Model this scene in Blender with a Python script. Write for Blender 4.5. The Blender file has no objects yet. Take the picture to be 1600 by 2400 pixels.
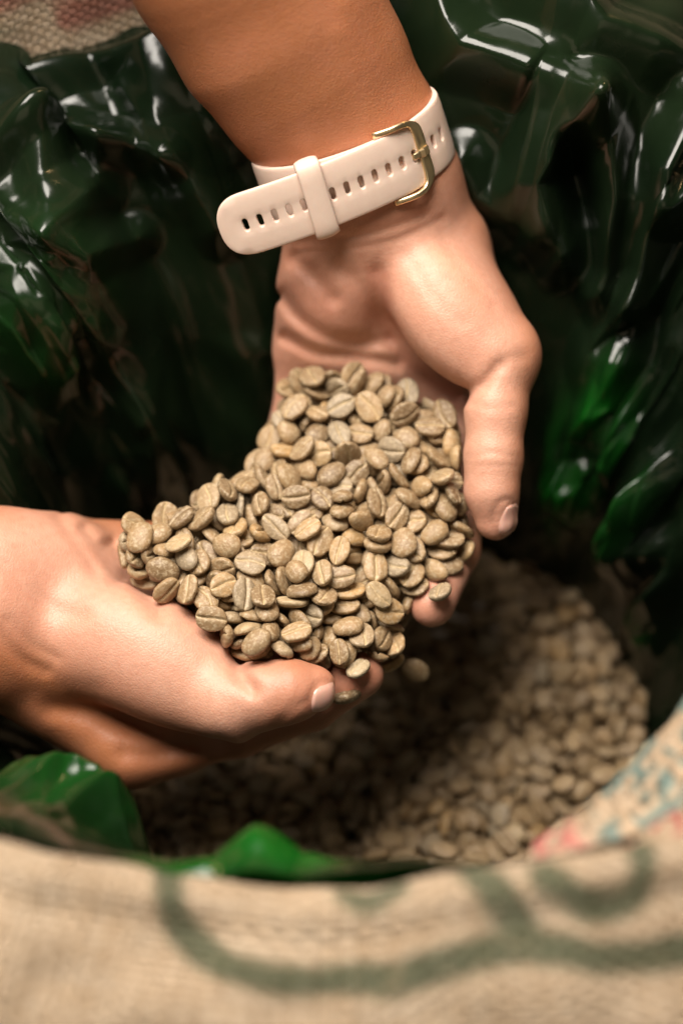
import bpy, bmesh, math, random
import numpy as np
from mathutils import Vector, Matrix, noise as mnoise
from mathutils.geometry import delaunay_2d_cdt

scene = bpy.context.scene
COL = scene.collection
random.seed(7)
RNG = np.random.default_rng(7)

# ------------------------------------------------------------------ camera
PITCH = math.radians(55.0)
FPX = 4465.0                       # focal length in photograph pixels (1600 wide)
CAM = np.array([0.0, -0.40, 0.90])
AX = np.array([1.0, 0.0, 0.0])
AU = np.array([0.0, math.sin(PITCH), math.cos(PITCH)])
AF = np.array([0.0, math.cos(PITCH), -math.sin(PITCH)])
cam_data = bpy.data.cameras.new("camera")
cam = bpy.data.objects.new("camera", cam_data)
COL.objects.link(cam)
cam.location = CAM
cam.rotation_euler = (math.pi / 2 - PITCH, 0, 0)
cam_data.sensor_fit = 'HORIZONTAL'
cam_data.sensor_width = 24.0
cam_data.lens = 24.0 * FPX / 1600.0
cam_data.clip_start = 0.02
cam_data.clip_end = 50.0
cam_data.dof.use_dof = True
cam_data.dof.focus_distance = 0.592
cam_data.dof.aperture_fstop = 3.1
cam_data.dof.aperture_blades = 9
scene.camera = cam

# ------------------------------------------------------------------ light
world = bpy.data.worlds.new("World")
scene.world = world
world.use_nodes = True
wb = world.node_tree.nodes["Background"]
wb.inputs[0].default_value = (1.0, 0.72, 0.46, 1)
wb.inputs[1].default_value = 0.012


def area(name, loc, target, size, sizey, power, color):
    ld = bpy.data.lights.new(name, 'AREA')
    ld.shape = 'RECTANGLE'
    ld.size, ld.size_y, ld.energy, ld.color = size, sizey, power, color
    o = bpy.data.objects.new(name, ld)
    COL.objects.link(o)
    o.location = loc
    o.rotation_euler = (Vector(target) - Vector(loc)).to_track_quat('-Z', 'Y').to_euler()
    return o


area("ceiling_light", (-0.18, 0.045, 1.15), (0.0, -0.08, 0.4), 0.48, 0.48, 16.5, (1.0, 0.92, 0.83))
area("added_front_fill", (0.3, -2.6, 2.0), (0.0, 0.0, 0.4), 2.2, 1.6, 7.5, (1.0, 0.80, 0.55))  # added warm fill behind the camera, for sheen on the film and forearm
area("hanging_lamp", (0.9, 1.5, 1.9), (0.0, 0.0, 0.4), 0.14, 0.14, 8.0, (1.0, 0.60, 0.28))

scene.view_settings.view_transform = 'Standard'
scene.view_settings.look = 'None'
scene.view_settings.exposure = 0.0
scene.view_settings.gamma = 1.0
scene.render.engine = 'CYCLES'
scene.cycles.use_denoising = True
scene.cycles.max_bounces = 8
scene.cycles.transmission_bounces = 6


# ------------------------------------------------------------------ helpers
def P(px, py, d):
    """photograph pixel + distance along the view axis (mm) -> point in the mm frame (right, up, away)"""
    return np.array([(px - 800.0) / FPX * d, (1200.0 - py) / FPX * d, d], float)


def to_world(p):
    p = np.asarray(p, float) * 0.001
    return CAM + p[..., 0:1] * AX + p[..., 1:2] * AU + p[..., 2:3] * AF


def unit(v):
    v = np.asarray(v, float)
    return v / np.linalg.norm(v)


def new_mesh(name, verts, faces, smooth=True):
    verts = np.ascontiguousarray(verts, dtype=np.float32)
    me = bpy.data.meshes.new(name)
    if isinstance(faces, np.ndarray):
        nf, k = faces.shape
        me.vertices.add(len(verts))
        me.vertices.foreach_set("co", verts.ravel())
        me.loops.add(nf * k)
        me.loops.foreach_set("vertex_index", faces.astype(np.int32).ravel())
        me.polygons.add(nf)
        me.polygons.foreach_set("loop_start", np.arange(0, nf * k, k, dtype=np.int32))
        me.update(calc_edges=True)
        me.validate()
    else:
        me.from_pydata([tuple(map(float, v)) for v in verts], [], faces)
    if smooth:
        me.polygons.foreach_set("use_smooth", [True] * len(me.polygons))
    me.update()
    return me


def link(name, me, mat, parent=None, loc=None):
    o = bpy.data.objects.new(name, me)
    COL.objects.link(o)
    if mat is not None and me is not None and len(me.materials) == 0:
        me.materials.append(mat)
    if parent is not None:
        o.parent = parent
    if loc is not None:
        o.location = loc
    return o


def tag(o, label, cat=None, group=None, kind=None):
    if label: o["label"] = label
    if cat: o["category"] = cat
    if group: o["group"] = group
    if kind: o["kind"] = kind
    return o


def float_attr(me, name, vals):
    a = me.attributes.new(name, 'FLOAT', 'POINT')
    a.data.foreach_set("value", np.ascontiguousarray(vals, dtype=np.float32))


def color_attr(me, name, rgb):
    a = me.attributes.new(name, 'FLOAT_COLOR', 'POINT')
    v = np.ones((len(rgb), 4), np.float32)
    v[:, :3] = rgb
    a.data.foreach_set("color", v.ravel())


def grid_faces(nu, nv, wrap_u=False):
    iu = np.arange(nu if wrap_u else nu - 1)
    iv = np.arange(nv - 1)
    a, b = np.meshgrid(iu, iv, indexing='ij')
    a2 = (a + 1) % nu
    return np.stack([a * nv + b, a2 * nv + b, a2 * nv + b + 1, a * nv + b + 1], -1).reshape(-1, 4)


def vnoise(p, seed=0):
    """smooth value noise in -1..1, p (...,2 or 3)"""
    p = np.asarray(p, float)
    if p.shape[-1] == 2:
        p = np.concatenate([p, np.full(p.shape[:-1] + (1,), seed * 7.31 + .5)], -1)
    i = np.floor(p).astype(np.int64)
    f = p - i
    f = f * f * (3 - 2 * f)
    out = 0
    for dx in (0, 1):
        for dy in (0, 1):
            for dz in (0, 1):
                h = ((i[..., 0] + dx) * 374761393 + (i[..., 1] + dy) * 668265263 + (i[..., 2] + dz) * 2147483647 + seed * 974634777) & 0x7fffffff
                h = ((h ^ (h >> 13)) * 1274126177) & 0x7fffffff
                h = (h ^ (h >> 16)) & 0xffff
                w = (f[..., 0] if dx else 1 - f[..., 0]) * (f[..., 1] if dy else 1 - f[..., 1]) * (f[..., 2] if dz else 1 - f[..., 2])
                out = out + w * (h / 32767.5 - 1)
    return out


def sstep(x, a, b):
    t = np.clip((x - a) / (b - a), 0, 1)
    return t * t * (3 - 2 * t)


def poly_dist(x, y, pts):
    """distance of (x,y) to a polyline and the running parameter"""
    best = None
    for (ax, ay), (bx, by) in zip(pts[:-1], pts[1:]):
        dx, dy = bx - ax, by - ay
        t = np.clip(((x - ax) * dx + (y - ay) * dy) / (dx * dx + dy * dy + 1e-9), 0, 1)
        d = np.sqrt((x - ax - t * dx) ** 2 + (y - ay - t * dy) ** 2)
        best = d if best is None else np.minimum(best, d)
    return best


def catmull(pts, n):
    pts = np.asarray(pts, float)
    ext = np.vstack([2 * pts[0] - pts[1], pts, 2 * pts[-1] - pts[-2]])
    seg = len(pts) - 1
    out = []
    for u in np.linspace(0, seg, n):
        k = min(int(u), seg - 1)
        t = u - k
        p0, p1, p2, p3 = ext[k:k + 4]
        out.append(.5 * ((2 * p1) + (-p0 + p2) * t + (2 * p0 - 5 * p1 + 4 * p2 - p3) * t * t + (-p0 + 3 * p1 - 3 * p2 + p3) * t ** 3))
    return np.array(out)


# ------------------------------------------------------------------ materials
class NT:
    def __init__(self, name):
        self.m = bpy.data.materials.new(name)
        self.m.use_nodes = True
        self.t = self.m.node_tree
        self.b = self.t.nodes["Principled BSDF"]
        self.out = self.t.nodes["Material Output"]

    def n(self, typ, **kw):
        nd = self.t.nodes.new(typ)
        for k, v in kw.items():
            if k.startswith("i_"):
                key = k[2:]
                nd.inputs[int(key) if key.isdigit() else key].default_value = v
            else:
                setattr(nd, k, v)
        return nd

    def l(self, a, b):
        self.t.links.new(a, b)

    def noise(self, vec, scale, detail=3, rough=.55, dist=0.0):
        nd = self.n("ShaderNodeTexNoise")
        nd.inputs["Scale"].default_value = scale
        nd.inputs["Detail"].default_value = detail
        nd.inputs["Roughness"].default_value = rough
        nd.inputs["Distortion"].default_value = dist
        if vec is not None: self.l(vec, nd.inputs["Vector"])
        return nd.outputs["Fac"]

    def ramp(self, fac, stops):
        r = self.n("ShaderNodeValToRGB")
        e = r.color_ramp.elements
        while len(e) < len(stops): e.new(.5)
        for q, (p, c) in zip(e, stops):
            q.position = p
            q.color = (*c, 1) if len(c) == 3 else c
        self.l(fac, r.inputs[0])
        return r.outputs[0]

    def mix(self, fac, a, b, mode='MIX'):
        m = self.n("ShaderNodeMix", data_type='RGBA', blend_type=mode)
        for idx, v in ((0, fac), (6, a), (7, b)):
            if isinstance(v, (int, float)): m.inputs[idx].default_value = v
            elif isinstance(v, tuple): m.inputs[idx].default_value = (*v, 1)
            else: self.l(v, m.inputs[idx])
        return m.outputs[2]

    def math(self, op, a, b=None, c=None):
        m = self.n("ShaderNodeMath", operation=op)
        for i, v in enumerate((a, b, c)):
            if v is None: continue
            if isinstance(v, (int, float)): m.inputs[i].default_value = v
            else: self.l(v, m.inputs[i])
        return m.outputs[0]

    def attr(self, name, out="Fac"):
        return self.n("ShaderNodeAttribute", attribute_name=name).outputs[out]

    def bump(self, h, strength, dist, normal=None):
        b = self.n("ShaderNodeBump")
        b.inputs["Strength"].default_value = strength
        b.inputs["Distance"].default_value = dist
        self.l(h, b.inputs["Height"])
        if normal is not None: self.l(normal, b.inputs["Normal"])
        return b.outputs[0]

    def coord(self, which="Object"):
        return self.n("ShaderNodeTexCoord").outputs[which]

    def set(self, **kw):
        for k, v in kw.items():
            self.b.inputs[k.replace("_", " ")].default_value = v


def mat_skin():
    s = NT("skin")
    co = s.coord()
    palm = s.attr("palm")
    red = s.attr("red")
    big = s.noise(co, 55, 3)
    fine = s.noise(co, 420, 3)
    tan = s.mix(big, (0.33, 0.112, 0.042), (0.43, 0.168, 0.070))
    pal = s.mix(big, (0.55, 0.275, 0.180), (0.66, 0.375, 0.270))
    c = s.mix(palm, tan, pal)
    c = s.mix(red, c, (0.58, 0.22, 0.15))
    spots = s.ramp(s.noise(co, 190, 1, .4), [(.0, (.0, .0, .0)), (.66, (0, 0, 0)), (.74, (1, 1, 1))])
    c = s.mix(s.math('MULTIPLY', spots, .12), c, (0.36, 0.15, 0.08))
    c = s.mix(s.math('MULTIPLY', s.math('POWER', fine, 2.0), .55), c, (0.36, 0.15, 0.085))
    mot = s.ramp(s.noise(co, 26, 4, .65), [(.42, (0, 0, 0)), (.72, (.40, .40, .40))])
    c = s.mix(mot, c, (0.52, 0.20, 0.12))
    s.l(c, s.b.inputs["Base Color"])
    vor = s.n("ShaderNodeTexVoronoi", feature='DISTANCE_TO_EDGE', i_Scale=900.0)
    s.l(co, vor.inputs["Vector"])
    lines = s.noise(co, 260, 4, .65, 1.2)
    h = s.math('ADD', s.math('MULTIPLY', s.math('MINIMUM', vor.outputs["Distance"], .25), 1.2), lines)
    s.l(s.bump(h, .30, .0005), s.b.inputs["Normal"])
    s.set(Roughness=.47, Subsurface_Weight=.14, Subsurface_Scale=.003)
    s.b.inputs["Subsurface Radius"].default_value = (1.0, .38, .2)
    s.b.inputs["Specular IOR Level"].default_value = .45
    return s.m


def mat_nail():
    s = NT("nail")
    co = s.coord()
    s.l(s.mix(s.noise(co, 200, 2), (.60, .32, .24), (.68, .40, .32)), s.b.inputs["Base Color"])
    s.set(Roughness=.28, Subsurface_Weight=.2, Subsurface_Scale=.002)
    return s.m


def mat_film():
    s = NT("green_film")
    co = s.coord()
    n1 = s.noise(co, 14, 3)
    base = s.ramp(n1, [(.3, (.003, .007, .003)), (.7, (.008, .015, .006))])
    thin = s.attr("thin")
    s.l(base, s.b.inputs["Base Color"])
    rgh = s.ramp(s.noise(co, 60, 4), [(.35, (.13, .13, .13)), (.75, (.32, .32, .32))])
    s.l(rgh, s.b.inputs["Roughness"])
    wr = s.math('ABSOLUTE', s.math('SUBTRACT', s.noise(co, 60, 2, .5, .3), .5))
    wr2 = s.math('ABSOLUTE', s.math('SUBTRACT', s.noise(co, 150, 1, .5, .2), .5))
    h = s.math('ADD', s.math('MINIMUM', wr, .12), s.math('MULTIPLY', s.math('MINIMUM', wr2, .1), .35))
    s.l(s.bump(h, .12, .002), s.b.inputs["Normal"])
    s.b.inputs["Specular IOR Level"].default_value = .38
    # where only one layer of film lies, light scatters through it and it shows its green
    tr = s.n("ShaderNodeBsdfTranslucent")
    tr.inputs[0].default_value = (.012, .30, .02, 1)
    s.l(s.mix(thin, base, (.008, .16, .012)), s.b.inputs["Base Color"])
    mx = s.n("ShaderNodeMixShader")
    s.l(s.math('MULTIPLY_ADD', thin, .55, .015), mx.inputs[0])
    s.l(s.b.outputs[0], mx.inputs[1])
    s.l(tr.outputs[0], mx.inputs[2])
    s.l(mx.outputs[0], s.out.inputs[0])
    return s.m


def mat_jute(name="jute", pitch=1.9):
    """plain weave from UV in mm; colour attribute "ink" is printed or dyed colour, its alpha-like weight in inkw"""
    s = NT(name)
    uv = s.n("ShaderNodeUVMap").outputs[0]
    sep = s.n("ShaderNodeSeparateXYZ")
    nz = s.n("ShaderNodeTexNoise", i_Scale=.35, i_Detail=2.0)
    s.l(uv, nz.inputs["Vector"])
    warp = s.n("ShaderNodeMixRGB", blend_type='ADD')
    warp.inputs[0].default_value = .9
    s.l(uv, warp.inputs[1]); s.l(nz.outputs["Color"], warp.inputs[2])
    s.l(warp.outputs[0], sep.inputs[0])
    k = math.pi / pitch
    su = s.math('SINE', s.math('MULTIPLY', sep.outputs[0], k))
    sv = s.math('SINE', s.math('MULTIPLY', sep.outputs[1], k))
    au, av = s.math('ABSOLUTE', su), s.math('ABSOLUTE', sv)
    chk = s.math('MULTIPLY', su, sv)
    over = s.math('GREATER_THAN', chk, 0.0)
    h = s.math('ADD', s.math('MULTIPLY', over, au), s.math('MULTIPLY', s.math('SUBTRACT', 1.0, over), av))
    h = s.math('POWER', h, .7)
    fib = s.n("ShaderNodeTexNoise", i_Scale=2.2, i_Detail=4.0, i_Roughness=.7)
    s.l(uv, fib.inputs["Vector"])
    blot = s.n("ShaderNodeTexNoise", i_Scale=.06, i_Detail=3.0)
    s.l(uv, blot.inputs["Vector"])
    c = s.ramp(fib.outputs["Fac"], [(.25, (.52, .33, .18)), (.5, (.74, .555, .375)), (.75, (.88, .74, .57))])
    c = s.mix(s.math('MULTIPLY', blot.outputs["Fac"], .35), c, (.45, .30, .17))
    for k, sc in enumerate(((.05, .75, 1.0), (.75, .05, 1.0))):       # thick and thin, light and dark threads
        mp = s.n("ShaderNodeMapping")
        mp.inputs["Scale"].default_value = sc
        mp.inputs["Location"].default_value = (k * 13.0, k * 7.0, 0)
        s.l(uv, mp.inputs["Vector"])
        th = s.ramp(s.noise(mp.outputs[0], 1.0, 3, .7), [(.38, (.0, .0, .0)), (.68, (.55, .55, .55))])
        c = s.mix(th, c, (.40, .25, .13) if k else (.88, .76, .60))
    gap = s.ramp(h, [(.0, (1, 1, 1)), (.32, (0, 0, 0))])
    c = s.mix(s.math('MULTIPLY', gap, .8), c, (.15, .08, .035))
    iw = s.math('MULTIPLY', s.attr("inkw"), s.ramp(fib.outputs["Fac"], [(.25, (.35, .35, .35)), (.6, (1, 1, 1))]))
    c = s.mix(iw, c, s.attr("ink", "Color"))
    s.l(c, s.b.inputs["Base Color"])
    hh = s.math('ADD', h, s.math('MULTIPLY', fib.outputs["Fac"], .7))
    s.l(s.bump(hh, 1.0, .0016), s.b.inputs["Normal"])
    s.set(Roughness=.85)
    s.b.inputs["Specular IOR Level"].default_value = .15
    return s.m


def mat_bean(per_object=True):
    s = NT("green_coffee_bean" if per_object else "green_coffee_beans")
    if per_object:
        oc = s.n("ShaderNodeSeparateColor")
        s.l(s.n("ShaderNodeObjectInfo").outputs["Color"], oc.inputs[0])
        rnd = oc.outputs[0]                 # each bean's own tone
    else:
        rnd = s.attr("rnd")
    co = s.attr("bco", "Vector")          # bean-local coordinates in bean units
    sh = s.n("ShaderNodeVectorMath", operation='ADD')
    cmb = s.n("ShaderNodeCombineXYZ")
    s.l(s.math('MULTIPLY', rnd, 37.0), cmb.inputs[0]); s.l(s.math('MULTIPLY', rnd, 91.0), cmb.inputs[1])
    s.l(co, sh.inputs[0]); s.l(cmb.outputs[0], sh.inputs[1])
    v = sh.outputs[0]
    c = s.ramp(rnd, [(0., (.18, .112, .055)), (.25, (.345, .218, .104)), (.5, (.28, .182, .096)), (.68, (.41, .262, .126)),
                     (.84, (.30, .235, .158)), (.93, (.44, .25, .088)), (1., (.44, .345, .215))])
    n1 = s.noise(v, 1.6, 4, .6)
    c = s.mix(s.ramp(n1, [(.35, (0, 0, 0)), (.75, (.55, .55, .55))]), c, (.20, .145, .08))
    n2 = s.noise(v, 4.5, 3, .6, .6)
    c = s.mix(s.ramp(n2, [(.48, (0, 0, 0)), (.66, (.6, .6, .6))]), c, (.54, .43, .28))
    cr = s.attr("crease")
    c = s.mix(s.math('MULTIPLY', cr, .9), c, (.60, .46, .26))
    s.l(c, s.b.inputs["Base Color"])
    s.l(s.bump(s.math('ADD', s.noise(v, 6, 4, .6), s.noise(v, 1.8, 2)), .5, .0006), s.b.inputs["Normal"])
    s.set(Roughness=.42)
    s.b.inputs["Specular IOR Level"].default_value = .42
    return s.m


M_SKIN, M_NAIL, M_FILM, M_JUTE = mat_skin(), mat_nail(), mat_film(), mat_jute()
M_HEM = mat_jute("coarse_jute", 2.6)
M_BEAN, M_BEANS = mat_bean(True), mat_bean(False)


def mat_silicone():
    s = NT("silicone")
    co = s.coord()
    s.l(s.mix(s.noise(co, 300, 2), (.69, .515, .415), (.75, .58, .475)), s.b.inputs["Base Color"])
    s.l(s.bump(s.noise(co, 1500, 2), .1, .0003), s.b.inputs["Normal"])
    s.set(Roughness=.48, Subsurface_Weight=.08, Subsurface_Scale=.002)
    return s.m


def mat_gold():
    s = NT("gold_metal")
    s.set(Metallic=1.0, Roughness=.36)
    s.b.inputs["Base Color"].default_value = (.92, .74, .46, 1)
    s.l(s.bump(s.noise(s.coord(), 400, 2), .05, .0003), s.b.inputs["Normal"])
    return s.m


M_SIL, M_GOLD = mat_silicone(), mat_gold()

# ------------------------------------------------------------------ the sack, its liner and the beans in it
def build_floor():
    s = NT("concrete")
    co = s.coord()
    s.l(s.ramp(s.noise(co, 6, 6), [(.3, (.10, .085, .07)), (.7, (.17, .15, .125))]), s.b.inputs["Base Color"])
    s.set(Roughness=.8)
    v = [(-4, -4, 0), (4, -4, 0), (4, 4, 0), (-4, 4, 0)]
    o = link("floor", new_mesh("floor", np.array(v, float), [(0, 1, 2, 3)]), s.m)
    o["kind"] = "structure"


build_floor()

SC = np.array([0.0, -0.045])       # centre of the sack mouth
SA, SB = 0.230, 0.162              # half axes of the mouth


def rim_xy(th, grow=0.0):
    r = 1 + .012 * np.sin(3 * th + .6) + .008 * np.sin(5 * th + 2.)
    c, s = np.cos(th), np.sin(th)
    return np.stack([SC[0] + (SA + grow) * r * np.sign(c) * np.abs(c) ** .85, SC[1] + (SB + grow) * r * np.sign(s) * np.abs(s) ** .7], -1)


def rim_z(th):
    s = np.sin(th)
    back = sstep(s, -.2, .9)
    deg = np.degrees(th) % 360
    lip = np.interp(deg, [180, 220, 238, 250, 256, 262, 268, 271, 274, 280, 290, 304, 330, 360], [.458, .463, .468, .465, .4615, .4565, .451, .453, .461, .469, .470, .471, .470, .472])
    lip = np.where((deg < 180), .472, lip)
    return lip * (1 - back) + back * (liner_top(th) + .045 + .005 * np.sin(4 * th + 1.2))


def liner_top(th):
    deg = np.degrees(th) % 360
    return np.interp(deg, [0, 24, 40, 56, 64, 72, 88, 104, 120, 136, 152, 168, 190, 340, 360],
                     [.470, .450, .450, .463, .474, .484, .478, .463, .451, .440, .437, .450, .470, .480, .470])


# printed strokes on the front of the sack: (x, distance below the lip) in mm
FRONT_STROKES = [
    ([(-42.6, -7), (-42, 3), (-39, 8.5), (-31.5, 13), (-21, 14.5), (0, 16), (16, 16.5), (31.6, 14.5), (42, 13), (52.6, 16), (63, 19), (84, 21), (110, 20)], 4.0),
    ([(32, -5), (38, 3), (42, 8), (45, 13)], 4.0),
    ([(48.5, -1), (56, 5), (63, 7.5), (70, 6.5), (72.6, 1), (71.6, -6)], 3.6),
    ([(0, -4), (6, -1), (14, -4)], 2.6),
    ([(10, 15), (10.5, 19)], 2.6),
]


def build_sack():
    root = bpy.data.objects.new("jute_sack", None)
    COL.objects.link(root)
    root.location = (SC[0], SC[1], 0)
    tag(root, "open jute sack with green printed letters on its rim, lined with green plastic", "sack")
    # body: from inside the lip, over it, down the outside to the floor
    nth = 900
    th = np.linspace(0, 2 * math.pi, nth, endpoint=False)
    prof = []      # (outward offset m, below-lip m, arc mm)
    for k in range(14): prof.append((-.006 - .004 * (13 - k) / 13, -.05 + .05 * k / 13 - .004, -62 + 50 * k / 13))
    for k in range(9):
        a = math.pi - math.pi * .78 * k / 8
        prof.append((-.001 + .006 * math.cos(a), .005 * math.sin(a), -10 + 14 * k / 8))
    for k in range(1, 60): prof.append((.004 + .080 * (k / 59) ** .92, -.001 - .050 * (k / 59) ** 1.15, 5 + 95 * k / 59))
    for k in range(1, 20): prof.append((.084 + .010 * math.sin(k / 19 * math.pi), -.051 - .42 * k / 19, 100 + 400 * k / 19))
    prof = np.array(prof)
    nv = len(prof)
    T = np.repeat(th[:, None], nv, 1)
    off = np.repeat(prof[None, :, 0], nth, 0)
    dz = np.repeat(prof[None, :, 1], nth, 0)
    arc = np.repeat(prof[None, :, 2], nth, 0)
    front = sstep(-np.sin(T), -.35, .6)
    outer = off > .0045
    off = np.where(outer, .0045 + (off - .0045) * (.35 + .65 * front), off)
    base = rim_xy(T)
    grow = rim_xy(T, .01) - base
    dirn = grow / np.linalg.norm(grow, axis=-1, keepdims=True)
    z = rim_z(T) + dz
    z = np.maximum(z, .002 + 0 * z)
    pos = np.concatenate([base + dirn * off[..., None], z[..., None]], -1)
    q = np.stack([T * 9, arc * .03], -1)
    bump = .005 * vnoise(q, 3) + .0025 * vnoise(q * 2.7, 4)
    bump *= sstep(arc, -70, -20)
    pos[..., :2] += dirn * (bump * .6)[..., None]
    pos[..., 2] += bump * .7 * (z > .02)
    verts = pos.reshape(-1, 3) - np.array([SC[0], SC[1], 0])
    me = new_mesh("sack_cloth", verts, grid_faces(nth, nv, True))
    # uv in mm
    us = T * 175.0
    uvl = me.uv_layers.new(name="UVMap")
    f = grid_faces(nth, nv, True)
    uu = us.reshape(-1)[f]
    wrapmask = (f[:, 1] < f[:, 0])
    uu[wrapmask, 1:3] += 2 * math.pi * 175.0
    uvs = np.stack([uu, arc.reshape(-1)[f]], -1).astype(np.float32)
    uvl.data.foreach_set("uv", uvs.ravel())
    # prints
    x = pos[..., 0].ravel() * 1000
    a = arc.ravel()
    frontm = (np.sin(T).ravel() < -.2)
    w = np.zeros(len(x))
    wob = 1.2 * vnoise(np.stack([x * .15, a * .15], -1), 9)
    for pts, hw in FRONT_STROKES:
        sm = catmull(np.array(pts, float), 40)
        d = poly_dist(x, a, [tuple(p) for p in sm])
        w = np.maximum(w, 1 - sstep(d + wob, hw - 1.4, hw + 1.4))
    w *= frontm * .95
    ink = np.tile(np.array([.03, .08, .04]), (len(x), 1))
    # prints on the far side: red and green letters, seen on the inside and over the lip
    backm = (np.sin(T).ravel() > .2)
    nb = vnoise(np.stack([x * .045, a * .07], -1), 21)
    nb2 = vnoise(np.stack([x * .05 + 9, a * .08], -1), 22)
    wr = sstep(nb, .25, .5) * backm
    wg = sstep(nb2, .3, .55) * backm
    ink = np.where((wr > .02)[:, None], np.array([.33, .045, .04]), ink)
    ink = np.where((wg > wr)[:, None] & backm[:, None], np.array([.03, .10, .07]), ink)
    w = np.maximum(w, np.maximum(wr, wg) * .8)
    float_attr(me, "inkw", w)
    color_attr(me, "ink", ink)
    link("sack_cloth", me, M_JUTE, root)

    # the folded hem on the right: two thick layers of selvedge
    def hem(name, pts, hw, ht, seed, inkfun):
        path = to_world(catmull(np.array([P(*p) for p in pts]), 150))
        nu, nvv = 150, 40
        tng = np.gradient(path, axis=0)
        tng /= np.linalg.norm(tng, axis=1, keepdims=True)
        upv = unit(np.array([-.35, -.25, .9]))
        side = np.cross(tng, upv); side /= np.linalg.norm(side, axis=1, keepdims=True)
        nor = np.cross(side, tng)
        arcl = np.concatenate([[0], np.cumsum(np.linalg.norm(np.diff(path, axis=0), axis=1))]) * 1000
        ang = np.linspace(0, 2 * math.pi, nvv, endpoint=False)
        ca, sa = np.cos(ang), np.sin(ang)
        cu = np.sign(ca) * np.abs(ca) ** .8 * hw
        cv = np.sign(sa) * np.abs(sa) ** .8 * ht
        endf = np.clip(arcl / 12.0, 0, 1)[:, None]
        U = cu[None, :] * (.45 + .55 * endf)
        V = cv[None, :] * (.4 + .6 * endf)
        q = np.stack([np.repeat(arcl[:, None], nvv, 1) * .09, np.repeat(cu[None, :], nu, 0) * 90], -1)
        lump = vnoise(q, seed) * .0030 + vnoise(q * 3.1, seed + 1) * .0012
        # coarse yarns as real relief
        yarn = np.abs(np.sin(arcl[:, None] * .9 + cu[None, :] * 900)) * np.abs(np.sin(cu[None, :] * 1100 + .4)) * .0017
        V = V + (lump + yarn) * (np.sign(cv)[None, :])
        pos = path[:, None, :] + side[:, None, :] * U[..., None] + nor[:, None, :] * V[..., None]
        o0 = np.array([SC[0], SC[1], 0])
        f = grid_faces(nu, nvv, False)
        # close round the section
        i = np.arange(nu - 1)
        f2 = np.stack([i * nvv + nvv - 1, (i + 1) * nvv + nvv - 1, (i + 1) * nvv, i * nvv], -1)
        faces = np.vstack([f, f2])
        me = new_mesh(name, (pos - o0).reshape(-1, 3), faces)
        uvl = me.uv_layers.new(name="UVMap")
        per = np.linspace(0, 1, nvv, endpoint=False) * hw * 4200
        gu = np.repeat(arcl[:, None], nvv, 1).ravel(); gv = np.repeat(per[None, :], nu, 0).ravel()
        uvl.data.foreach_set("uv", np.stack([gu[faces], gv[faces]], -1).astype(np.float32).ravel())
        wv, iv = inkfun(gu, np.repeat(cu[None, :], nu, 0).ravel() * 1000)
        float_attr(me, "inkw", wv); color_attr(me, "ink", iv)
        link(name, me, M_HEM, root)

    def ink_a(u, v):
        n1 = vnoise(np.stack([u * .30, v * .50], -1), 41)
        n2 = vnoise(np.stack([u * .30 + 5, v * .5], -1), 42)
        teal = sstep(n1, .06, .22) * sstep(u, 22, 30)
        pink = sstep(n2, -.2, .0) * (1 - sstep(u, 18, 27))
        w = np.maximum(teal, pink) * .9
        ink = np.where((pink > teal)[:, None], np.array([.72, .17, .17]), np.array([.10, .27, .27]))
        return w, ink

    def ink_b(u, v):
        n1 = vnoise(np.stack([u * .30, v * .5], -1), 51)
        red = sstep(n1, -.1, .1)
        return red * .9, np.tile(np.array([.66, .12, .13]), (len(u), 1))

    # loose fibres standing off the lip
    rng = np.random.default_rng(31)
    V, F = [], []
    for k in range(420):
        t = math.radians(rng.uniform(225, 315))
        b = rim_xy(np.array(t), rng.uniform(-.004, .03))
        p = np.array([b[0], b[1], float(rim_z(np.array(t))) + rng.uniform(-.012, .004)])
        dr = unit(np.array([rng.normal(0, 1), rng.normal(-.2, .6), rng.normal(.15, .5)]))
        ln = rng.uniform(.003, .012)
        bend = rng.normal(0, .35, 3)
        sd = unit(np.cross(dr, np.array([.3, .5, .8])))
        up2 = np.cross(sd, dr)
        n0 = len(V)
        for i in range(5):
            u = i / 4
            c = p + dr * ln * u + bend * ln * u * u
            rr = .00011 * (1 - .6 * u)
            V += [c + sd * rr, c - sd * rr * .5 + up2 * rr, c - sd * rr * .5 - up2 * rr]
        for i in range(4):
            for j in range(3):
                F.append((n0 + i * 3 + j, n0 + i * 3 + (j + 1) % 3, n0 + i * 3 + 3 + (j + 1) % 3, n0 + i * 3 + 3 + j))
    fm = NT("jute_fibre")
    fm.b.inputs["Base Color"].default_value = (.62, .47, .30, 1)
    fo = link("loose_fibres", new_mesh("loose_fibres", np.array(V) - np.array([SC[0], SC[1], 0]), np.array(F)), fm.m, root)
    fo["kind"] = "stuff"

    hem("folded_hem", [(1225, 2120, 492), (1330, 2042, 490), (1450, 1955, 493), (1578, 1838, 500), (1670, 1722, 509), (1790, 1550, 526)], .0115, .0026, 5, ink_a)
    hem("selvedge", [(1400, 2090, 478), (1510, 2028, 477), (1620, 1965, 480), (1770, 1865, 488)], .0075, .0022, 8, ink_b)
    return root


sack = build_sack()

POOL_C = np.array([0.012, -0.064])
POOL_A, POOL_B = 0.098, 0.082
POOL_Z = 0.270


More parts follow.
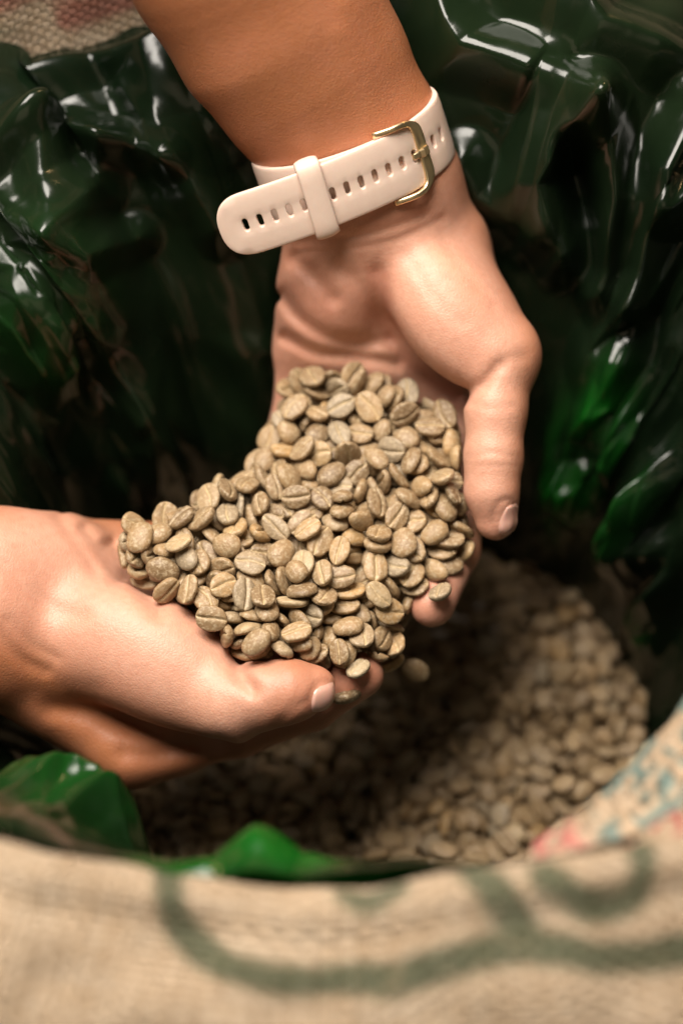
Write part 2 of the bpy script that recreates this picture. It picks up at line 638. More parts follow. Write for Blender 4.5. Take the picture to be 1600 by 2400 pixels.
def facets(nth, nv, L, H, spacing, stretch, seed):
    """crumpled film: random heights joined by flat triangles, sampled on the (round, down) grid; L, H in mm"""
    rng = np.random.default_rng(seed)
    nx, ny = max(4, int(L / spacing)), max(2, int(H / (spacing * stretch))) + 2
    pts, hts = [], []
    for i in range(-1, nx + 2):
        for j in range(-1, ny + 1):
            a = (i + .5 + rng.uniform(-.48, .48) + (.5 if j % 2 else 0)) * L / nx
            b = (j + rng.uniform(-.48, .48)) * H / (ny - 2)
            pts.append((a, b)); hts.append(rng.uniform(-1, 1))
    hts = np.array(hts)
    res = delaunay_2d_cdt([Vector(p) for p in pts], [], [], 0, 1e-6)
    vp = np.array([tuple(p) for p in res[0]])
    src = np.array([o[0] for o in res[3]])
    hh = hts[src]
    out = np.zeros((nth, nv), np.float32)
    ds, dh = L / nth, H / (nv - 1)
    for f in res[2]:
        (x0, y0), (x1, y1), (x2, y2) = vp[list(f)]
        i0, i1 = max(0, int(min(x0, x1, x2) / ds) - 1), min(nth, int(max(x0, x1, x2) / ds) + 2)
        j0, j1 = max(0, int(min(y0, y1, y2) / dh) - 1), min(nv, int(max(y0, y1, y2) / dh) + 2)
        if i1 <= i0 or j1 <= j0: continue
        X = (np.arange(i0, i1) * ds)[:, None]; Y = (np.arange(j0, j1) * dh)[None, :]
        den = (y1 - y2) * (x0 - x2) + (x2 - x1) * (y0 - y2)
        if abs(den) < 1e-9: continue
        l0 = ((y1 - y2) * (X - x2) + (x2 - x1) * (Y - y2)) / den
        l1 = ((y2 - y0) * (X - x2) + (x0 - x2) * (Y - y2)) / den
        l2 = 1 - l0 - l1
        m = (l0 >= -1e-6) & (l1 >= -1e-6) & (l2 >= -1e-6)
        val = l0 * hh[f[0]] + l1 * hh[f[1]] + l2 * hh[f[2]]
        w = out[i0:i1, j0:j1]
        w[m] = val[m]
    # blend the seam where the sheet meets itself
    nb = int(nth * .03)
    t = np.linspace(0, 1, nb)[:, None]
    out[-nb:] = out[-nb:] * (1 - t) + out[0:1] * t
    return out


# folds of the film that stand out: polyline (pixel points on the wall), height mm, half width mm
FOLDS = [
    ([(365, 170), (400, 300), (470, 420), (515, 510)], 11, 9),
    ([(185, 332), (290, 350), (392, 376)], 9, 7),
    ([(262, 352), (235, 440), (125, 535)], 9, 7),
    ([(205, 580), (300, 560), (335, 552)], 8, 6),
    ([(20, 210), (120, 250), (250, 180)], 8, 7),
    ([(110, 330), (130, 450)], 7, 5),
    ([(10, 420), (90, 340)], 7, 5),
    ([(1345, 235), (1250, 400), (1315, 560)], 15, 9),
    ([(1312, 330), (1395, 600)], -8, 5),
    ([(1382, 240), (1438, 450), (1405, 630)], 13, 8),
    ([(1610, 270), (1535, 400), (1512, 670)], 14, 8),
    ([(1590, 480), (1700, 420)], 10, 7),
    ([(950, 40), (1100, 150), (1230, 190)], 9, 9),
    ([(1130, 10), (1380, 120), (1620, 200)], 9, 9),
    ([(1080, 380), (1120, 440), (1230, 520)], 9, 8),
    ([(1470, 700), (1400, 790), (1500, 800)], 9, 8),
    ([(1530, 1300), (1640, 1280)], 8, 6),
    ([(1500, 1480), (1620, 1400)], 9, 6),
    ([(250, 1130), (320, 1260)], 8, 6),
]
# puffed-out lumps: pixel, height mm, radius mm, thinness of the film there
PUFFS = [
    (90, 640, 20, 24, .10), (30, 800, 12, 20, .10), (300, 1000, 10, 22, 0.0),
    (1400, 1030, 20, 24, .95), (1570, 1200, 16, 17, .25), (1480, 1000, 8, 12, .5),
    (650, 2100, 4, 11, .95), (540, 2080, 4, 11, .95), (440, 2050, 6, 11, .85), (270, 1890, 10, 18, .2),
    (1560, 1500, 10, 12, .2),
]


def build_liner():
    nth, nv = 1700, 300
    th = np.linspace(0, 2 * math.pi, nth, endpoint=False)
    v = np.linspace(0, 1, nv)
    T, V = np.meshgrid(th, v, indexing='ij')
    top = rim_xy(T, -.009)
    topz = np.minimum(rim_z(T) - .010, liner_top(T))
    bot = np.stack([POOL_C[0] + POOL_A * 1.02 * np.cos(T), POOL_C[1] + POOL_B * 1.02 * np.sin(T)], -1)
    lean = sstep(np.sin(T), -.25, .5)            # at the sides and back the film sags inwards before it drops
    W = V ** (.85 - .12 * lean)
    pw = 1.1 + 1.0 * lean
    xy = top * (1 - W)[..., None] + bot * W[..., None]
    z = topz * (1 - V ** pw) + (POOL_Z - .02) * V ** pw
    front = sstep(-np.sin(T), .35, .8)
    z -= front * .030 * sstep(V, .0, .25) * (1 - V)
    s = T * 170.0
    h = V * 190.0
    env = (.7 + .3 * sstep(V, 0, .08)) * (1 - .8 * sstep(V, .75, 1.0))
    LM = 2 * math.pi * 170.0
    f1 = facets(nth, nv, LM, 190.0, 30, 1.7, 71)
    for _ in range(2):                           # the widest bends are soft
        for ax, k in ((0, 9), (1, 9)):
            pad = np.concatenate([f1[-k:], f1, f1[:k]], 0) if ax == 0 else np.pad(f1, ((0, 0), (k, k)), mode='edge')
            cs = np.cumsum(np.concatenate([np.zeros_like(pad[:1]) if ax == 0 else np.zeros_like(pad[:, :1]), pad], ax), ax)
            n2 = 2 * k + 1
            f1 = (cs[n2:] - cs[:-n2]) / n2 if ax == 0 else (cs[:, n2:] - cs[:, :-n2]) / n2
    f2 = facets(nth, nv, LM, 190.0, 14, 1.5, 72)
    f3 = facets(nth, nv, LM, 190.0, 6.5, 1.2, 73)
    big = vnoise(np.stack([np.cos(T) * 2.6, np.sin(T) * 2.6, V * 2.2], -1), 75)
    drape = vnoise(np.stack([np.cos(T) * 7, np.sin(T) * 7, V * 2.0], -1), 76)
    fine = sstep(vnoise(np.stack([s * .02, h * .02], -1), 77), -.15, .5)
    # long pleats running down the wall: sharp crests, soft valleys, each dying out somewhere
    q1 = .22 * vnoise(np.stack([s * .03, h * .03], -1), 64)
    def crest(freq, vf, seed):
        n = vnoise(np.stack([s * freq + q1 * 2.5 + h * .004, h * vf], -1), seed)
        return 1 - 2 * np.sqrt(n * n + .0022)
    live1 = sstep(vnoise(np.stack([s * .025, h * .016], -1), 66), -.3, .4)
    live2 = sstep(vnoise(np.stack([s * .04, h * .03], -1), 67), -.1, .5)
    diag = vnoise(np.stack([(s + h) * .05, (h - s) * .014], -1), 68)
    diag = (1 - 2 * np.sqrt(diag * diag + .0018)) * sstep(vnoise(np.stack([s * .03 + 7, h * .03], -1), 69), .0, .5)
    d = .008 * big + .009 * drape + .0034 * f1 + .0055 * crest(.040, .012, 63) * live1 + .0020 * crest(.11, .035, 65) * live2
    d += .0030 * diag + .0015 * f2 * (.4 + .6 * fine) + .0009 * f3 * (.15 + .85 * fine)
    d = d * (1 - .2 * front) + .008 * (1 - front)
    topz += .006 * vnoise(np.stack([np.cos(T) * 9, np.sin(T) * 9], -1), 79)
    z += .010 * vnoise(np.stack([np.cos(T) * 9, np.sin(T) * 9], -1), 79) * (1 - V) ** 3 * (1 - front)
    # slack film bunched against the near left side
    dg = np.degrees(T)
    slack = sstep(dg, 203, 220) * (1 - sstep(dg, 246, 256)) * np.exp(-((V - .26) / .17) ** 2)
    d += slack * (.014 + .009 * f1 + .0065 * f2 + .002 * f3 + .006 * crest(.06, .03, 57))
    # hand-laid folds and lumps, found on the wall by where they show
    p0 = np.concatenate([xy, z[..., None]], -1)
    rel = p0 - CAM
    dep = rel @ AF
    px = 800 + (rel @ AX) / dep * FPX
    py = 1200 - (rel @ AU) / dep * FPX
    sub = (slice(None, None, 4), slice(None, None, 4))
    wall_x, wall_y = px[sub].ravel(), py[sub].ravel()
    fs, fh = s[sub].ravel(), h[sub].ravel()

    def on_wall(x, y):
        k = np.argmin((wall_x - x) ** 2 + (wall_y - y) ** 2)
        return fs[k], fh[k]

    thin = slack * np.clip(.14 + .14 * f2, 0, .3)
    L = 2 * math.pi * 170.0

    def near(a):
        return (s - a + L / 2) % L - L / 2 + a

    for pts, hgt, wid in FOLDS:
        w = [on_wall(*q) for q in pts]
        w = [w[0]] + [((b[0] - w[0][0] + L / 2) % L - L / 2 + w[0][0], b[1]) for b in w[1:]]
        r = poly_dist(near(w[0][0]), h, w)
        k = np.clip(1 - r / (wid * 1.6), 0, 1)
        d = d + hgt * .001 * (.6 * k * k * (3 - 2 * k) + .4 * k)
    for x, y, hgt, rad, tn in PUFFS:
        a, b = on_wall(x, y)
        r2 = ((near(a) - a) ** 2 + (h - b) ** 2) / rad ** 2
        k = np.exp(-r2 ** 1.4)
        d = d + hgt * .001 * k * (1 + .38 * f2 + .12 * f3) + .0014 * k * f3
        thin = np.maximum(thin, tn * np.exp(-(r2 / .9) ** 2) * np.clip(.55 + .55 * f2 + .3 * f3, .05, 1))
    d *= env
    p0 = np.concatenate([xy, z[..., None]], -1)
    gt = np.concatenate([p0[-1:], p0, p0[:1]], 0)
    nrm = np.cross(gt[2:] - gt[:-2], np.gradient(p0, axis=1))
    nrm /= np.linalg.norm(nrm, axis=-1, keepdims=True) + 1e-12
    nrm *= np.sign((nrm[..., :2] * (np.array([.01, -.055]) - xy)).sum(-1) + nrm[..., 2] * .3)[..., None]
    nrm = nrm + np.array([0, 0, .25])
    pos = p0 + nrm * d[..., None]
    o0 = np.array([POOL_C[0], POOL_C[1], POOL_Z - .05])
    me = new_mesh("plastic_liner", (pos - o0).reshape(-1, 3), grid_faces(nth, nv, True))
    float_attr(me, "thin", np.clip(thin, 0, 1).ravel())
    o = link("plastic_liner", me, M_FILM, None, o0)
    tag(o, "crumpled glossy dark green plastic bag lining the sack around the beans", "plastic bag")
    return o


build_liner()

# ------------------------------------------------------------------ hands: implicit surfaces turned into one mesh each
def smin(a, b, k):
    h = np.clip(.5 + .5 * (b - a) / k, 0, 1)
    return b * (1 - h) + a * h - k * h * (1 - h)


def rcone(X, Y, Z, a, b, ra, rb):
    """tapered capsule"""
    ba = b - a
    L2 = float(ba @ ba)
    t = np.clip(((X - a[0]) * ba[0] + (Y - a[1]) * ba[1] + (Z - a[2]) * ba[2]) / L2, 0, 1)
    dx, dy, dz = X - a[0] - t * ba[0], Y - a[1] - t * ba[1], Z - a[2] - t * ba[2]
    return np.sqrt(dx * dx + dy * dy + dz * dz) - (ra + (rb - ra) * t)


def ellip(X, Y, Z, c, axes, r):
    dx, dy, dz = X - c[0], Y - c[1], Z - c[2]
    q = 0
    q2 = 0
    for ax, rr in zip(axes, r):
        p = (dx * ax[0] + dy * ax[1] + dz * ax[2]) / rr
        q = q + p * p
        q2 = q2 + (p / rr) ** 2
    k0, k1 = np.sqrt(q), np.sqrt(q2) + 1e-9
    return k0 * (k0 - 1) / k1


def eseg(X, Y, Z, a, b, w, ha, hb, ta, tb):
    """tapered segment of elliptic section; w = width direction, ha/hb half widths, ta/tb half thicknesses"""
    ba = b - a
    L = np.linalg.norm(ba); ax = ba / L
    w = unit(w - ax * (w @ ax)); n = np.cross(ax, w)
    dx, dy, dz = X - a[0], Y - a[1], Z - a[2]
    s = dx * ax[0] + dy * ax[1] + dz * ax[2]
    t = np.clip(s / L, 0, 1)
    u = dx * w[0] + dy * w[1] + dz * w[2]
    v = dx * n[0] + dy * n[1] + dz * n[2]
    e = s - t * L
    hw, ht = ha + (hb - ha) * t, ta + (tb - ta) * t
    p, q, r = u / hw, v / ht, e / np.minimum(hw, ht)
    k0 = np.sqrt(p * p + q * q + r * r)
    k1 = np.sqrt((p / hw) ** 2 + (q / ht) ** 2 + (r / np.minimum(hw, ht)) ** 2) + 1e-9
    return k0 * (k0 - 1) / k1


def chain(X, Y, Z, pts, k=3.0):
    """finger: list of (px,py,d,r)"""
    d = None
    for p, q in zip(pts[:-1], pts[1:]):
        di = rcone(X, Y, Z, P(*p[:3]), P(*q[:3]), p[3], q[3])
        d = di if d is None else smin(d, di, k)
    return d


def strokes(X, Y, d, items):
    """creases (+) and pads (-): items = (pixel polyline, reference distance, height mm, width mm)"""
    for pts, dd, hgt, wid in items:
        sm = catmull(np.array([P(x, y, dd)[:2] for x, y in pts]), max(6, 5 * len(pts)))
        r = poly_dist(X, Y, [tuple(p) for p in sm])
        d = d + hgt * np.exp(-(r / wid) ** 2)
    return d


def surface_nets(fun, lo, hi, h):
    xs = np.arange(lo[0], hi[0] + h, h, dtype=np.float32)
    ys = np.arange(lo[1], hi[1] + h, h, dtype=np.float32)
    zs = np.arange(lo[2], hi[2] + h, h, dtype=np.float32)
    f = fun(xs[:, None, None], ys[None, :, None], zs[None, None, :]).astype(np.float32)
    f = np.broadcast_to(f, (len(xs), len(ys), len(zs)))
    ins = f < 0
    c = np.zeros((len(xs) - 1, len(ys) - 1, len(zs) - 1), np.int8)
    offs = [(i, j, k) for i in (0, 1) for j in (0, 1) for k in (0, 1)]
    nx, ny, nz = c.shape
    for (i, j, k) in offs:
        c += ins[i:i + nx, j:j + ny, k:k + nz]
    act = (c > 0) & (c < 8)
    idx = np.argwhere(act)
    ids = np.full(c.shape, -1, np.int64)
    ids[tuple(idx.T)] = np.arange(len(idx))
    corner = {o: f[idx[:, 0] + o[0], idx[:, 1] + o[1], idx[:, 2] + o[2]] for o in offs}
    acc = np.zeros((len(idx), 3)); cnt = np.zeros(len(idx))
    for o in offs:
        for ax in range(3):
            if o[ax] == 0:
                o2 = list(o); o2[ax] = 1; o2 = tuple(o2)
                a, b = corner[o], corner[o2]
                m = (a < 0) != (b < 0)
                t = a[m] / (a[m] - b[m])
                p = np.tile(np.array(o, float), (m.sum(), 1)); p[:, ax] = t
                acc[m] += p; cnt[m] += 1
    v = (idx + acc / cnt[:, None]) * h + np.array([xs[0], ys[0], zs[0]])
    faces = []
    for ax in range(3):
        sl0 = [slice(1, -1)] * 3; sl1 = [slice(1, -1)] * 3
        sl0[ax] = slice(0, -1); sl1[ax] = slice(1, None)
        a, b = ins[tuple(sl0)], ins[tuple(sl1)]
        e = np.argwhere(a != b)
        sgn = a[tuple(e.T)]
        base = e + 1
        base[:, ax] -= 1
        u, w = (ax + 1) % 3, (ax + 2) % 3
        q = []
        for du, dw in ((-1, -1), (0, -1), (0, 0), (-1, 0)):
            cc = base.copy(); cc[:, u] += du; cc[:, w] += dw
            q.append(ids[tuple(cc.T)])
        q = np.stack(q, -1)
        q[~sgn] = q[~sgn][:, ::-1]
        faces.append(q)
    return v, np.vstack(faces)


def relax(v, f, it=2, lam=.5):
    e = np.vstack([f[:, [0, 1]], f[:, [1, 2]], f[:, [2, 3]], f[:, [3, 0]]])
    n = len(v)
    deg = np.bincount(np.concatenate([e[:, 0], e[:, 1]]), minlength=n)[:, None]
    for _ in range(it):
        s = np.zeros_like(v)
        for k in range(3):
            s[:, k] = np.bincount(e[:, 0], v[e[:, 1], k], n) + np.bincount(e[:, 1], v[e[:, 0], k], n)
        v = v + lam * (s / deg - v)
    return v


def ring(cx, cy, rx, ry, tilt=0.0, a0=0, a1=360):
    c, s = math.cos(tilt), math.sin(tilt)
    return [(cx + rx * math.cos(math.radians(a)) * c - ry * math.sin(math.radians(a)) * s,
             cy + rx * math.cos(math.radians(a)) * s + ry * math.sin(math.radians(a)) * c) for a in np.linspace(a0, a1, 13)]


# --- the hand that reaches in from the far side (wears the strap)
WDIR = np.array([.915, .40, .02])          # across the wrist


def sdf_reach(X, Y, Z):
    w = unit(WDIR)
    S = [(440, -330, 560, 36, 29), (564, -107, 580, 33.5, 27), (654, 61, 592, 32.2, 25), (738, 190, 602, 30, 22.5),
         (822, 318, 611, 27.6, 20), (868, 450, 619, 28.6, 19.5), (905, 585, 628, 32.5, 19.5)]
    d = None
    for a, b in zip(S[:-1], S[1:]):
        di = eseg(X, Y, Z, P(*a[:3]), P(*b[:3]), w, a[3], b[3], a[4], b[4])
        d = di if d is None else smin(d, di, 9)
    # palm slab, turning away from the viewer
    w2 = np.array([.97, .18, .10])
    di = eseg(X, Y, Z, P(905, 600, 632), P(900, 800, 648), w2, 33, 37, 17, 14)
    d = smin(d, di, 8)
    di = eseg(X, Y, Z, P(900, 800, 648), P(885, 1010, 662), w2, 37, 37, 13, 10)
    d = smin(d, di, 6)
    # heel of the hand on the little-finger side
    ax = unit(P(735, 810, 640) - P(760, 600, 625)); s2 = unit(np.cross(ax, np.array([0, 0, 1.]))); n2 = np.cross(ax, s2)
    d = smin(d, ellip(X, Y, Z, P(765, 700, 632), (ax, s2, n2), (22, 16, 15)), 7)
    # ball of the thumb
    ax = unit(P(1150, 850, 612) - P(960, 570, 618)); s2 = unit(np.cross(ax, np.array([0.1, 0, 1.]))); n2 = np.cross(ax, s2)
    d = smin(d, ellip(X, Y, Z, P(1045, 725, 618), (ax, s2, n2), (31, 17.5, 17)), 6)
    d = smin(d, rcone(X, Y, Z, P(1050, 600, 632), P(1172, 835, 616), 12, 12.2), 9)
    # fingers
    idx = chain(X, Y, Z, [(1070, 980, 660, 10), (1082, 1160, 648, 9), (1066, 1290, 630, 8.1), (1012, 1416, 615, 7.5)], 2.5)
    mid = chain(X, Y, Z, [(960, 1010, 664, 10), (960, 1200, 660, 9), (935, 1340, 650, 8), (905, 1440, 640, 7.4)], 2.5)
    rng = chain(X, Y, Z, [(840, 1000, 664, 10), (775, 1180, 666, 8.8), (720, 1290, 668, 7.6)], 2.5)
    pnk = chain(X, Y, Z, [(722, 960, 658, 9.6), (655, 1095, 656, 8.2), (610, 1190, 660, 7)], 2.5)
    fi = np.minimum(np.minimum(idx, mid), np.minimum(rng, pnk))
    d = smin(d, fi, 6)
    # thumb
    th = chain(X, Y, Z, [(1172, 838, 614, 11.0), (1162, 960, 612, 9.7), (1156, 1075, 611, 9.1), (1152, 1150, 611, 8.4), (1163, 1216, 613, 7.0)], 3)
    d = smin(d, th, 5)
    d = smin(d, ellip(X, Y, Z, P(1215, 825, 614), np.eye(3), (4.6, 8, 6)), 6)
    return strokes(X, Y, d, [
        ([(885, 640), (905, 740), (960, 830), (1030, 890), (1088, 918)], 610, 2.2, 3.2),       # thumb-ball crease
        ([(1088, 918), (1130, 905), (1165, 860)], 608, .9, 2.2),
        ([(1225, 835), (1180, 850), (1130, 900)], 606, .5, 2.2),
        ([(660, 690), (700, 745), (770, 790), (850, 800), (910, 790)], 625, 2.2, 2.4),
        ([(668, 790), (740, 825), (840, 835), (930, 850)], 632, 1.9, 2.2),
        ([(690, 610), (740, 655), (780, 700)], 618, 1.6, 2.6),
        ([(800, 640), (850, 680), (880, 760)], 618, 1.0, 3.0),
        ([(700, 560), (800, 560), (900, 540), (1000, 500)], 606, .9, 1.5),
        ([(690, 585), (800, 582), (930, 560), (1040, 505)], 606, .5, 1.1),
        ([(960, 600), (1010, 690), (1080, 760)], 604, .35, 2.0),
        ([(1040, 560), (1100, 650), (1160, 720)], 604, .35, 2.0),
        ([(1100, 1070), (1150, 1062), (1215, 1075)], 604, .38, 1.2),
        ([(1095, 1088), (1160, 1092), (1218, 1092)], 604, .3, 1.0),
        ([(1100, 940), (1150, 958), (1200, 952)], 604, .35, 1.3),
        (ring(1183, 1214, 27, 43), 606, .5, .9),                                                 # nail fold
        ([(840, 480), (870, 300), (800, 120)], 590, -.5, 4.0),                                   # tendons
        ([(930, 440), (890, 250), (810, 60)], 590, -.35, 4.0),
    ])


# --- the hand that comes in from the left (no strap)
def sdf_left(X, Y, Z):
    up = np.array([.10, 1., .28])
    d = eseg(X, Y, Z, P(-420, 1400, 606), P(-30, 1418, 610), up, 31, 29.5, 22, 20)
    d = smin(d, eseg(X, Y, Z, P(-30, 1418, 610), P(130, 1440, 618), up, 29.5, 33, 20, 17), 9)
    up2 = np.array([.22, 1., .35])
    d = smin(d, eseg(X, Y, Z, P(130, 1450, 624), P(400, 1470, 640), up2, 34, 36, 15, 12), 8)
    # heel, little-finger side
    ax = unit(P(240, 1350, 622) - P(-40, 1300, 612)); s2 = unit(np.cross(ax, np.array([0, 0, 1.]))); n2 = np.cross(ax, s2)
    d = smin(d, ellip(X, Y, Z, P(75, 1325, 616), (ax, s2, n2), (30, 16, 15)), 7)
    d = smin(d, rcone(X, Y, Z, P(150, 1330, 624), P(330, 1350, 636), 13, 10), 7)
    # ball of the thumb
    ax = unit(P(540, 1630, 594) - P(110, 1410, 606)); s2 = unit(np.cross(ax, np.array([0, 0.1, 1.]))); n2 = np.cross(ax, s2)
    d = smin(d, ellip(X, Y, Z, P(330, 1520, 606), (ax, s2, n2), (37, 18.5, 17)), 7)
    d = smin(d, rcone(X, Y, Z, P(150, 1510, 614), P(520, 1650, 600), 15, 12), 8)
    # back edge of the hand down to the first knuckle
    d = smin(d, rcone(X, Y, Z, P(-20, 1525, 620), P(300, 1752, 622), 15.5, 11.5), 8)
    d = smin(d, rcone(X, Y, Z, P(300, 1752, 622), P(400, 1735, 624), 11.8, 11), 6)
    idx = chain(X, Y, Z, [(330, 1752, 624, 11.5), (560, 1705, 624, 9.6), (730, 1650, 616, 8.4), (845, 1582, 607, 7.4)], 3)
    mid = chain(X, Y, Z, [(410, 1620, 640, 10.5), (610, 1580, 638, 9), (740, 1520, 636, 8), (800, 1480, 632, 7.3)], 3)
    rng = chain(X, Y, Z, [(400, 1510, 646, 10), (570, 1460, 646, 8.8), (680, 1420, 644, 7.4)], 3)
    pnk = chain(X, Y, Z, [(360, 1370, 640, 9), (460, 1325, 640, 7.8), (560, 1290, 638, 6.6)], 3)
    fi = np.minimum(np.minimum(idx, mid), np.minimum(rng, pnk))
    d = smin(d, fi, 6)
    th = chain(X, Y, Z, [(545, 1648, 596, 12.2), (622, 1630, 592, 10.2), (680, 1620, 591, 9.6), (732, 1616, 592, 7.6)], 3)
    d = smin(d, th, 6)
    return strokes(X, Y, d, [
        ([(130, 1655), (230, 1672), (330, 1720), (430, 1748), (520, 1742)], 608, 2.6, 4.2),
        ([(290, 1770), (360, 1775), (430, 1752)], 605, 1.4, 3.0),
        ([(548, 1540), (562, 1580), (595, 1612)], 590, 2.2, 2.4),
        ([(245, 1280), (290, 1330), (350, 1400), (380, 1430)], 606, 2.2, 2.6),
        ([(185, 1240), (225, 1290), (275, 1360)], 606, 1.3, 1.9),
        ([(125, 1210), (180, 1275), (225, 1345)], 606, .9, 1.8),
        ([(20, 1330), (120, 1420), (200, 1440)], 604, .7, 3.0),
        ([(10, 1480), (60, 1540), (110, 1570)], 602, .8, 2.4),
        ([(35, 1450), (80, 1505), (140, 1540)], 602, .5, 1.8),
        ([(60, 1640), (140, 1615), (230, 1610)], 600, .5, 4.0),
        (ring(757, 1637, 30, 40, .25), 586, .5, .9),                                             # nail fold
        ([(625, 1555), (655, 1590), (660, 1650)], 584, .3, 1.2),
        ([(655, 1700), (690, 1660), (720, 1640)], 584, .35, 1.1),
        ([(640, 1705), (672, 1660), (690, 1640)], 584, .3, 1.0),
    ])


def build_hand(name, fun, lo, hi, base, label, attrs):
    v, f = surface_nets(fun, lo, hi, .8)
    v = relax(v, f, 2, .5)
    wv = to_world(v)
    o0 = to_world(np.asarray(base, float))
    me = new_mesh(name, wv - o0, f[:, ::-1])
    palm, red = attrs(v)
    float_attr(me, "palm", palm); float_attr(me, "red", red)
    o = link(name, me, M_SKIN, None, o0)
    tag(o, label, "hand")
    return o, v


def px_of(v):
    return 800 + v[:, 0] / v[:, 2] * FPX, 1200 - v[:, 1] / v[:, 2] * FPX


def attrs_reach(v):
    x, y = v[:, 0], v[:, 1]
    a, b = P(850, 415, 600), P(905, 585, 610)
    t = ((x - a[0]) * (b - a)[0] + (y - a[1]) * (b - a)[1]) / ((b - a)[:2] @ (b - a)[:2])
    n = vnoise(v * .06, 11)
    palm = sstep(t + .3 * n, -.7, 1.3)
    edge = poly_dist(x, y, [tuple(P(*q)[:2]) for q in ((1100, 430, 612), (1190, 620, 612), (1255, 790, 612), (1235, 1000, 612), (1225, 1150, 612))])
    palm *= .45 + .55 * sstep(edge, 1, 9)
    tip = np.exp(-(np.linalg.norm(v - P(1000, 1420, 618), axis=1) / 11) ** 2)
    tip2 = np.exp(-(np.linalg.norm(v - P(1165, 1220, 611), axis=1) / 12) ** 2)
    cr = np.exp(-(poly_dist(x, y, [tuple(P(*q)[:2]) for q in ((885, 640, 612), (905, 740, 612), (960, 830, 612), (1088, 918, 612))]) / 3) ** 2)
    hy = np.exp(-(np.hypot(x - P(760, 700, 620)[0], y - P(760, 700, 620)[1]) / 18) ** 2)
    red = np.clip(.55 * tip + .28 * tip2 + .4 * cr + .30 * hy * (.6 + .6 * n), 0, .8)
    return palm, red


def attrs_left(v):
    x, y = v[:, 0], v[:, 1]
    n = vnoise(v * .06, 12)
    d = poly_dist(x, y, [tuple(P(*q)[:2]) for q in ((60, 1320, 600), (330, 1490, 600), (520, 1590, 600))])
    palm = 1 - sstep(d + 3 * n, 8, 30)
    th = np.exp(-(poly_dist(x, y, [tuple(P(*q)[:2]) for q in ((640, 1620, 592), (780, 1610, 592))]) / 12) ** 2)
    palm = np.maximum(palm, .6 * th)
    tip = np.exp(-(np.linalg.norm(v - P(860, 1580, 610), axis=1) / 12) ** 2)
    palm = np.maximum(palm, tip)
    red = np.clip(.5 * tip + .15 * th, 0, .7)
    return palm, red


hand_a, va = build_hand("hand", sdf_reach, (-95, -62, 520), (72, 192, 700), P(880, 1010, 690),
                        "bare forearm and cupped palm reaching down from above, wearing the pale watch strap", attrs_reach)
hand_b, vb = build_hand("hand", sdf_left, (-150, -100, 540), (24, 8, 690), P(300, 1500, 670),
                        "cupped hand entering from the left with bare wrist, thumb along the near side", attrs_left)


def nail(hand, base, fun, c, along, facing, L, Wd, name="thumbnail"):
    """a curved plate lying on the finger; c, along, facing in the mm frame"""
    facing = unit(facing); along = unit(along - facing * (along @ facing)); side = np.cross(along, facing)
    n = 15
    g = np.linspace(-1, 1, n)
    U, V = np.meshgrid(g, g, indexing='ij')
    # square to superellipse
    uu = U * np.sqrt(1 - .42 * V * V); vv = V * np.sqrt(1 - .42 * U * U)
    start = c + along * (uu * L)[..., None] + side * (vv * Wd)[..., None] + facing * 6.0
    p = start.copy()
    for _ in range(40):
        dd = fun(p[..., 0], p[..., 1], p[..., 2])
        p = p - facing * (np.clip(dd, -1, 1) * .8)[..., None]
    edge = np.maximum(np.abs(U), np.abs(V))
    lift = .42 * (1 - sstep(edge, .82, 1.0)) - .25 * sstep(edge, .9, 1.0)
    p = p + facing * lift[..., None]
    wv = to_world(p).reshape(-1, 3) - to_world(np.asarray(base, float))
    f = grid_faces(n, n)
    nrm = np.cross(wv[f[0, 1]] - wv[f[0, 0]], wv[f[0, 3]] - wv[f[0, 0]])
    fw = AX * facing[0] + AU * facing[1] + AF * facing[2]
    if nrm @ fw < 0: f = f[:, ::-1]
    link(name, new_mesh(name, wv, f), M_NAIL, hand)


nail(hand_a, P(880, 1010, 690), sdf_reach, P(1183, 1216, 610), np.array([.05, -1., 0]), np.array([.62, -.10, -.78]), 5.5, 4.3)
nail(hand_b, P(300, 1500, 670), sdf_left, P(757, 1636, 588), np.array([.95, -.1, 0.1]), np.array([.40, -.50, -.76]), 5.2, 4.9)

